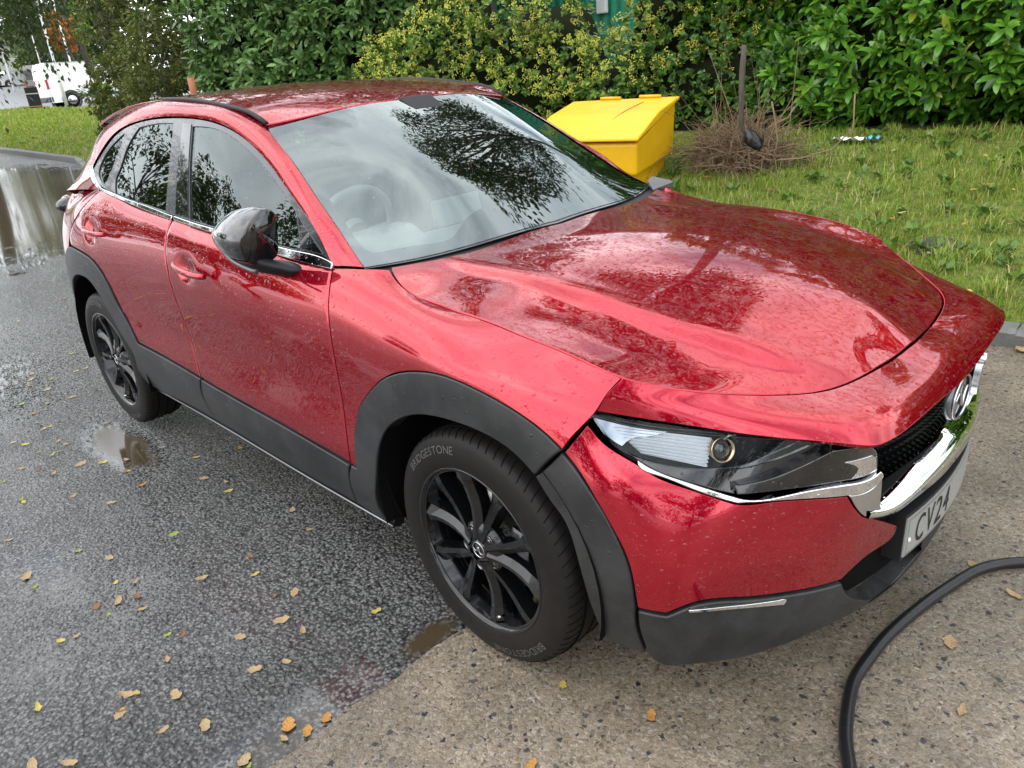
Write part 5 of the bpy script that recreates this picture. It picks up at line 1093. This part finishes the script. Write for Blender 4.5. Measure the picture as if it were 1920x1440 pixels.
# ---------------------------------------------------------------- yellow grit bin
ym = mat('yellow_plastic', (.80, .50, .010), .42); t = NT(ym); v = t.co(); t.lk(t.mix(t.noise(v, 5, 6, .65), (.62, .33, .004), (.84, .49, .010)), t.b.inputs['Base Color']); t.lk(t.bump(t.noise(v, 260, 3), .2, .001), t.b.inputs['Normal'])
th = .154; u_ = np.array([math.cos(th), math.sin(th)]); v_ = np.array([math.sin(th), -math.cos(th)]); bz = .233
def bq(a, b, h): w_ = np.array([-3.203, 3.938])+u_*a+v_*b; return (w_[0], w_[1], bz+h)
be = empty('grit_bin', (-3.203, 3.938, bz), 'yellow plastic grit bin with a sloping lid on the grass behind the car', 'bin')
W2, D2 = 1.143/2, .859/2
m = MB(); m.hull([bq(s*(W2-.03), -D2+.02, .90) for s in (-1, 1)]+[bq(s*(W2-.03), D2-.02, .615) for s in (-1, 1)]+[bq(s*(W2-.045), -D2+.03, .44) for s in (-1, 1)]+[bq(s*(W2-.05), D2-.05, .34) for s in (-1, 1)], b=.025); m.build('body', ym, be)
m = MB(); m.hull([bq(s*(W2-.12), b, h) for s in (-1, 1) for b, h in ((-D2+.06, .46), (D2-.12, .38), (-D2+.08, -.05), (D2-.16, -.05))], b=.02); m.build('base', ym, be)
m = MB(); m.hull([bq(s*W2, -D2-.01, .915) for s in (-1, 1)]+[bq(s*W2, -D2-.01, .94) for s in (-1, 1)]+[bq(s*W2, .02, .845) for s in (-1, 1)]+[bq(s*W2, D2+.02, .665) for s in (-1, 1)]+[bq(s*W2, D2+.02, .640) for s in (-1, 1)], b=.012); lid = m.build('lid', ym, be)
for a in (-.25, .17):
    m = MB(); m.tube([bq(a, -D2+.01, .955), bq(a+.22, -D2+.01, .950)], .014, 10); m.build('hinge', ym, be)
dk = mat('dark_crack', (.10, .05, .01), .8)
m = MB(); m.tube([bq(.27, -.30, .912), bq(.245, -.14, .886), bq(.225, -.02, .8625), bq(.19, .06, .829), bq(.165, .13, .797)], .003, 5); m.build('crack', dk, lid)
# ---------------------------------------------------------------- brush pile, pole, rubbish
tw = leafmat('dead_twig', (.10, .065, .04), (.30, .21, .13), .8, .2, tr=.0); rr = np.random.default_rng(4)
q0 = at_ground(1385, 318, 5); q0[2] = Gf(q0[0], q0[1]); be = empty('brush_pile', tuple(q0), 'heap of dry brown cut twigs and stems right of the yellow bin', 'brush pile'); m = MB()
for k in range(1300):
    a = rr.uniform(0, 6.3); r_ = .31*rr.random()**.6; el = rr.normal(.8, .65); L_ = rr.uniform(.12, .40)*(1+1.0*(rr.random() < .06)); b = np.array([q0[0]+r_*math.cos(a)*1.45, q0[1]+r_*math.sin(a)*.9, q0[2]+.02+rr.uniform(0, .42)*(1-r_/.5)])
    a2 = a+rr.normal(0, 1.5); d = np.array([math.cos(a2)*math.cos(el), math.sin(a2)*math.cos(el), math.sin(el)]); c_ = rr.normal(0, .38, 3)
    pts = [b+d*L_*t_+c_*t_*t_*L_-np.array([0, 0, .12*t_*t_]) for t_ in (0, .33, .66, 1)]; m.tube(pts, [.0035, .003, .0024, .0012], 4, cap=False)
o = m.build('twigs', tw, be); o['kind'] = 'stuff'
q = at(1412, 262, 6.3); m = MB(); r2 = np.random.default_rng(2)
bm = bmesh.new(); bmesh.ops.create_icosphere(bm, subdivisions=3, radius=1)
for v_2 in bm.verts:
    c_ = np.array(v_2.co); f = 1+.22*math.sin(c_[0]*5+1)*math.sin(c_[1]*6)+.14*math.sin(c_[2]*11+c_[0]*7); v_2.co = Vector((c_[0]*.075*f, c_[1]*.06*f, c_[2]*.06*f-.05*c_[0]))
bm.verts.index_update(); m.add([v_2.co+Vector(q) for v_2 in bm.verts], [[x.index for x in f.verts] for f in bm.faces], True); bm.free()
tag(m.build('rubbish_bag', mat('black_bag', (.008, .008, .009), .28)), 'crumpled black plastic bag caught in the dry brush pile', 'bag')
q = at(1390, 175, 7.1); g0 = Gf(q[0], q[1]); top = at(1396, 84, 7.1); m = MB(); m.tube([(q[0]+.03, q[1], g0-.1), tuple(q), tuple(at(1392, 130, 7.1)), tuple(top)], [.024, .022, .025, .019], 12); tag(m.build('tree_stump', bark), 'bare cut tree stem standing up out of the brush pile', 'tree stump')
for k, (pts, r_) in enumerate(((((1450, 300), (1458, 262), (1452, 215), (1447, 190)), .006), (((1458, 300), (1500, 297), (1560, 280), (1600, 240), (1603, 175)), .005), (((1440, 240), (1478, 220), (1490, 200)), .006))):
    m = MB(); m.tube([tuple(at(x, y, (6.4, 5.7, 6.5)[k])) for x, y in pts], r_, 6); tag(m.build('dead_branch', tw), ('thin upright dry stem at the right of the brush pile', 'long pale bramble stem arching from the brush pile to the hedge', 'short dry stem leaning right out of the brush pile')[k], 'stem')
for (px0, px1, py, c_, lb) in ((1566, 1622, 266, (.75, .74, .72), 'crumpled white wrapper lying under the laurel hedge'), (1624, 1652, 264, (.12, .42, .62), 'crumpled pale blue wrapper beside the white one under the hedge')):
    a = at_ground(px0, py+4, 5); b = at_ground(px1, py+4, 5); m = MB(); V = []; n = 12
    for i in range(n):
        for j in range(5):
            p = a+(b-a)*i/(n-1)+np.array([.0, .03*j-.06, 0]); V.append((p[0], p[1], p[2]+.045+.014*math.sin(i*1.1+j*1.7)+.008*math.sin(i*2.3*j+1)))
    m.add(V, [(i*5+j, i*5+5+j, i*5+6+j, i*5+1+j) for i in range(n-1) for j in range(4)]); tag(m.build('litter', mat('wrapper', c_, .35)), lb, 'litter')
# dark drain patch in the grass
q = at_ground(1755, 468, 3); m = MB(); n = 20; V = [(q[0]+.17*math.cos(6.283*k/n)*(1+.15*math.sin(k*2)), q[1]+.13*math.sin(6.283*k/n), Gf(q[0]+.17*math.cos(6.283*k/n), q[1]+.13*math.sin(6.283*k/n))+.02) for k in range(n)]+[(p_[0], p_[1], p_[2]-.06) for p_ in []]
V2 = [(a, b, c_-.07) for a, b, c_ in V]; m.add(V+V2, [tuple(range(n))]+[(k, (k+1) % n, n+(k+1) % n, n+k) for k in range(n)]); ms_ = mat('stone', (.05, .048, .045), .8); tag(m.build('stone', ms_), 'flat dark stone set in the grass near the bonnet', 'stone')
# ---------------------------------------------------------------- hose on the slab
hp = [(1660, 1900), (1615, 1690), (1598, 1560), (1594, 1480), (1593, 1440), (1587, 1400), (1587, 1353), (1593, 1307), (1603, 1273), (1627, 1237), (1650, 1207), (1687, 1170), (1723, 1140), (1760, 1113), (1800, 1087), (1830, 1070), (1873, 1058), (1920, 1054), (1990, 1056), (2080, 1075), (2300, 1150)]
hm = drip('black_rubber', (.010, .010, .011), .33, sc_=160, dens=.3); rad = .0165
m = MB(); m.tube([tuple(p) for p in curve3([P(x, y, 'z', .018) for x, y in hp], .02)], rad, 16); tag(m.build('hose', hm), 'thick black rubber hose curving across the concrete at the lower right', 'hose')
# ---------------------------------------------------------------- far left: street, vans, posts
fr_ = mat('far_road', (.16, .165, .17), .5)
xs = np.linspace(-84, -37.2, 16); grid('road', xs, np.linspace(-14, 24, 20), lambda X, Y: Hr(X)+.10+.02*np.maximum(0, Y-6), fr_)
vg = grid('verge', np.linspace(-140, -84, 12), np.linspace(-30, 60, 20), lambda X, Y: Hr(X)+.3+.0*Y, M['turf'])
def frame_at(px, py, D, yaw):
    q = at(px, py, D); return Matrix.Translation((q[0], q[1], q[2])) @ Matrix.Rotation(yaw, 4, 'Z')
tg = mat('van_glass', (.02, .025, .03), .25); bl = mat('van_plastic', (.03, .03, .032), .5); tyr = M['tyre']
def van(name, label, Mx, L_, W_, H_, paint, panelvan=True, rear_lights=True):
    e = empty(name, tuple(Mx.translation), label, 'van' if panelvan else 'car'); 
    def T(p): return Mx @ Vector(p)
    prof = [(0, .35), (-.02, .9), (.03, H_*.88), (.14, H_), (L_*.70, H_), (L_*.745, H_*.97), (L_*.86, H_*.62), (L_*.97, H_*.50), (L_, H_*.36), (L_, .3), (L_-.05, .25), (.02, .25)] if panelvan else [(0, .4), (0, .8), (.25, .95), (.9, H_), (2.3, H_), (3.1, .95), (L_-.2, .82), (L_, .6), (L_, .3), (0, .3)]
    m = MB(); n = len(prof); V = []
    for s_, ins in ((-1, .0), (-1, .0), (1, .0), (1, .0)): pass
    ring = []
    for y, k_ in ((-W_/2+.06, 0), (-W_/2, 1), (W_/2, 1), (W_/2-.06, 0)):
        for (x, z) in prof:
            cx_, cz_ = L_/2, H_*.5; sc2 = 1 if k_ else .97; yy = y*(1-.10*max(0, (z-.95))/1.0); V.append(T((cx_+(x-cx_)*sc2, yy, cz_+(z-cz_)*sc2)))
    F = [(i*n+k, i*n+(k+1) % n, (i+1)*n+(k+1) % n, (i+1)*n+k) for i in range(3) for k in range(n)]+[tuple(range(n))[::-1], tuple(3*n+k for k in range(n))]
    m.add(V, F); m.build('body', paint, e)
    for s_ in (-1, 1):
        for wx in (L_*.19, L_*.80):
            m = MB(); m.lathe([(0, -.1), (.2, -.1), (.32, -.09), (.33, 0), (.32, .09), (0, .1)], 24, Mx @ Matrix.Translation((wx, s_*(W_/2-.08), .32)) @ Matrix.Rotation(R(90), 4, 'X')); wl = m.build('wheel', tyr, e)
            m = MB(); m.lathe([(0, -.105), (.17, -.105), (.19, -.09)], 20, Mx @ Matrix.Translation((wx, s_*(W_/2-.07), .32)) @ Matrix.Rotation(R(90*s_), 4, 'X')); m.build('hubcap', M['satin'], wl)
            m = MB(); m.lathe([(.335, -.004), (.41, -.004), (.41, .006), (.335, .006)], 24, Mx @ Matrix.Translation((wx, s_*(W_/2+.002), .33)) @ Matrix.Rotation(R(90), 4, 'X'), closed=True); m.build('wheel_arch', bl, e)
        if panelvan:
            m = MB(); m.hull([T((x, s_*(W_/2*(1-.10*max(0, z-.95))+d_), z)) for x, z in ((L_*.60, H_*.60), (L_*.60, H_*.88), (L_*.73, H_*.88), (L_*.83, H_*.60)) for d_ in (0, .012)]); m.build('side_window', tg, e)
            m = MB(); m.box(T((L_*.48, s_*(W_/2+.015), .55)), (.02, .02, .02)); 
            m = MB(); m.hull([T((x, s_*(W_/2+d_), z)) for x, z in ((L_*.27, .42), (L_*.27, .54), (L_*.72, .54), (L_*.72, .42)) for d_ in (0, .02)]); m.build('side_strip', bl, e)
        m = MB(); m.hull([T((x, s_*(W_/2-.06+d_), z)) for x in (-.035, .05) for z in (.82, 1.22) for d_ in (-.06, .065)], b=.01); m.build('tail_light', mat('van_tail', (.35, .02, .03), .3), e)
    m = MB(); m.hull([T((x, y, z)) for x in (-.06, .1) for y in (-W_/2+.02, W_/2-.02) for z in (.28, .50)], b=.03); m.build('rear_bumper', bl, e)
    m = MB(); m.hull([T((x, y, z)) for x in (-.018, .03) for y in (-W_/2*.78, W_/2*.78) for z in (H_*.58, H_*.85)]); m.build('rear_window', tg if not panelvan or rear_lights == 2 else paint, e); return e
wp = mat('white_van_paint', (.78, .78, .78), .25, coat=1); bp_ = mat('black_van_paint', (.018, .019, .022), .2, coat=1)
q = at(90, 203, 42); yaw = math.atan2(ray(215, 200)[1]-ray(92, 200)[1], ray(215, 200)[0]-ray(92, 200)[0])+.30
Mv = Matrix.Translation((q[0], q[1], q[2]-.05)) @ Matrix.Rotation(yaw, 4, 'Z'); van('delivery_van', 'white panel van parked beyond the grass at the left', Mv, 4.5, 1.85, 1.9, wp)
q = at(116, 180, 66); Mv = Matrix.Translation((q[0], q[1], q[2]-.1)) @ Matrix.Rotation(yaw+.55, 4, 'Z') @ Matrix.Translation((-1.9, 0, 0)); van('delivery_van', 'black van seen from behind, left of the white van', Mv, 4.2, 1.95, 2.2, bp_, True, 2)
q = at(-6, 166, 85); Mv = Matrix.Translation((q[0], q[1], q[2]-.1)) @ Matrix.Rotation(yaw+.2, 4, 'Z'); van('parked_car', 'small white car at the left edge of the photo', Mv, 4.1, 1.75, 1.45, wp, False)
pm = mat('post_grey', (.60, .60, .60), .5)
for k, (a, D, r0, r1, top, lb) in enumerate((((127, 203), 36, .048, .036, 8.5, 'thick grey lamp post in front of the white van'), ((141, 147), 60, .055, .04, 9, 'thinner pale lamp post right of the thick grey one'), ((24, 160), 72, .06, .045, 8, 'distant lamp post at the far left, left of the black van'), ((85, 150), 66, .04, .04, 4.5, 'thin pale post in front of the black van'))):
    q = at(*a, D); m = MB(); m.tube([(q[0], q[1], q[2]-1.6*(k > 0)), (q[0], q[1], q[2]+1.0), (q[0], q[1], q[2]+1.05), (q[0], q[1], q[2]+top)], [r0*1.35, r0*1.3, r0, r1], 12)
    e = m.build('lamp_post' if k < 3 else 'post', pm); tag(e, lb, 'lamp post' if k < 3 else 'post')
    if k < 3:
        m = MB(); m.box((q[0]+.3, q[1], q[2]+top+.05), (.8, .25, .12), b=.03); m.build('lamp_head', pm, e)
q = at(59, 172, 31); q[2] -= .0; Mc = Matrix.Translation((q[0], q[1], q[2]-.28)) @ Matrix.Rotation(math.atan2(ray(60, 200)[0], -ray(60, 200)[1]), 4, 'Z')
m = MB(); m.hull([Mc @ Vector((x, y, z)) for x in (-.19, .19) for y in (-.16, .16) for z in (-.22, .42)], b=.02); e = m.build('cabinet', mat('cabinet_black', (.02, .02, .022), .45)); tag(e, 'black metal cabinet with a thin pale band on the grass left of the white van', 'cabinet')
m = MB(); m.hull([Mc @ Vector((x, y, z)) for x in (-.195, .195) for y in (-.165, .165) for z in (.20, .235)]); m.build('band', mat('band', (.5, .5, .45), .5), e)
m = MB(); m.hull([Mc @ Vector((x, y, z)) for x in (-.195, .195) for y in (-.165, .165) for z in (-.19, -.16)]); m.build('lower_band', mat('band_orange', (.5, .22, .08), .5), e)
# building with white gable and yellow wall
q = at(112, 138, 88); Mh = Matrix.Translation((q[0], q[1], q[2]-3.5)) @ Matrix.Rotation(yaw+.05, 4, 'Z'); e = empty('building', tuple(Mh.translation), 'low building with white gable roof and yellow end wall behind the vans', 'building')
m = MB(); m.hull([Mh @ Vector((x, y, z)) for x in (-1.6, 4.5) for y in (0, 6) for z in (0, 4.0)]); m.build('wall', mat('grey_wall', (.24, .23, .21), .8), e)
m = MB(); m.hull([Mh @ Vector(p) for p in ((-1.9, -.4, 3.9), (4.8, -.4, 3.9), (1.6, -.4, 5.1), (-1.9, 6, 3.9), (4.8, 6, 3.9), (1.6, 6, 5.1))]); m.build('roof', mat('white_roof', (.8, .8, .8), .5), e)
m = MB(); m.hull([Mh @ Vector((x, y, z)) for x in (-3.2, -1.1) for y in (-.6, -.2) for z in (0, 4.2)]); m.build('yellow_wall', mat('yellow_wall', (.70, .48, .14), .7), e)
for x in (.4, 2.6):
    m = MB(); m.hull([Mh @ Vector((x+a, y, z)) for a in (0, 1.1) for y in (-.04, .02) for z in (2.2, 3.3)]); m.build('window', tg, e)
q = at(30, 120, 110); Mh = Matrix.Translation((q[0], q[1], q[2]-4)) @ Matrix.Rotation(yaw, 4, 'Z'); e = empty('building', tuple(Mh.translation), 'pale building glimpsed through the drooping tree at the left', 'building')
m = MB(); m.hull([Mh @ Vector((x, y, z)) for x in (-2, 9) for y in (0, 6) for z in (0, 6)]); m.build('wall', mat('pale_wall', (.6, .6, .58), .8), e)
m = MB(); m.hull([Mh @ Vector(p) for p in ((-2.4, -.4, 6), (9.4, -.4, 6), (-2.4, 3, 7.6), (9.4, 3, 7.6), (-2.4, 6.4, 6), (9.4, 6.4, 6))]); m.build('roof', mat('slate', (.2, .2, .22), .7), e)
# terracotta pipe behind the car roof
q = at(363, 172, 9.2); m = MB(); m.tube([(q[0], q[1], Gf(q[0], q[1])-.1), (q[0], q[1], q[2]), (q[0], q[1], q[2]+.14)], .035, 12); tag(m.build('marker_post', mat('terracotta', (.35, .12, .06), .7)), 'short terracotta coloured post just above the rear of the car roof', 'post')
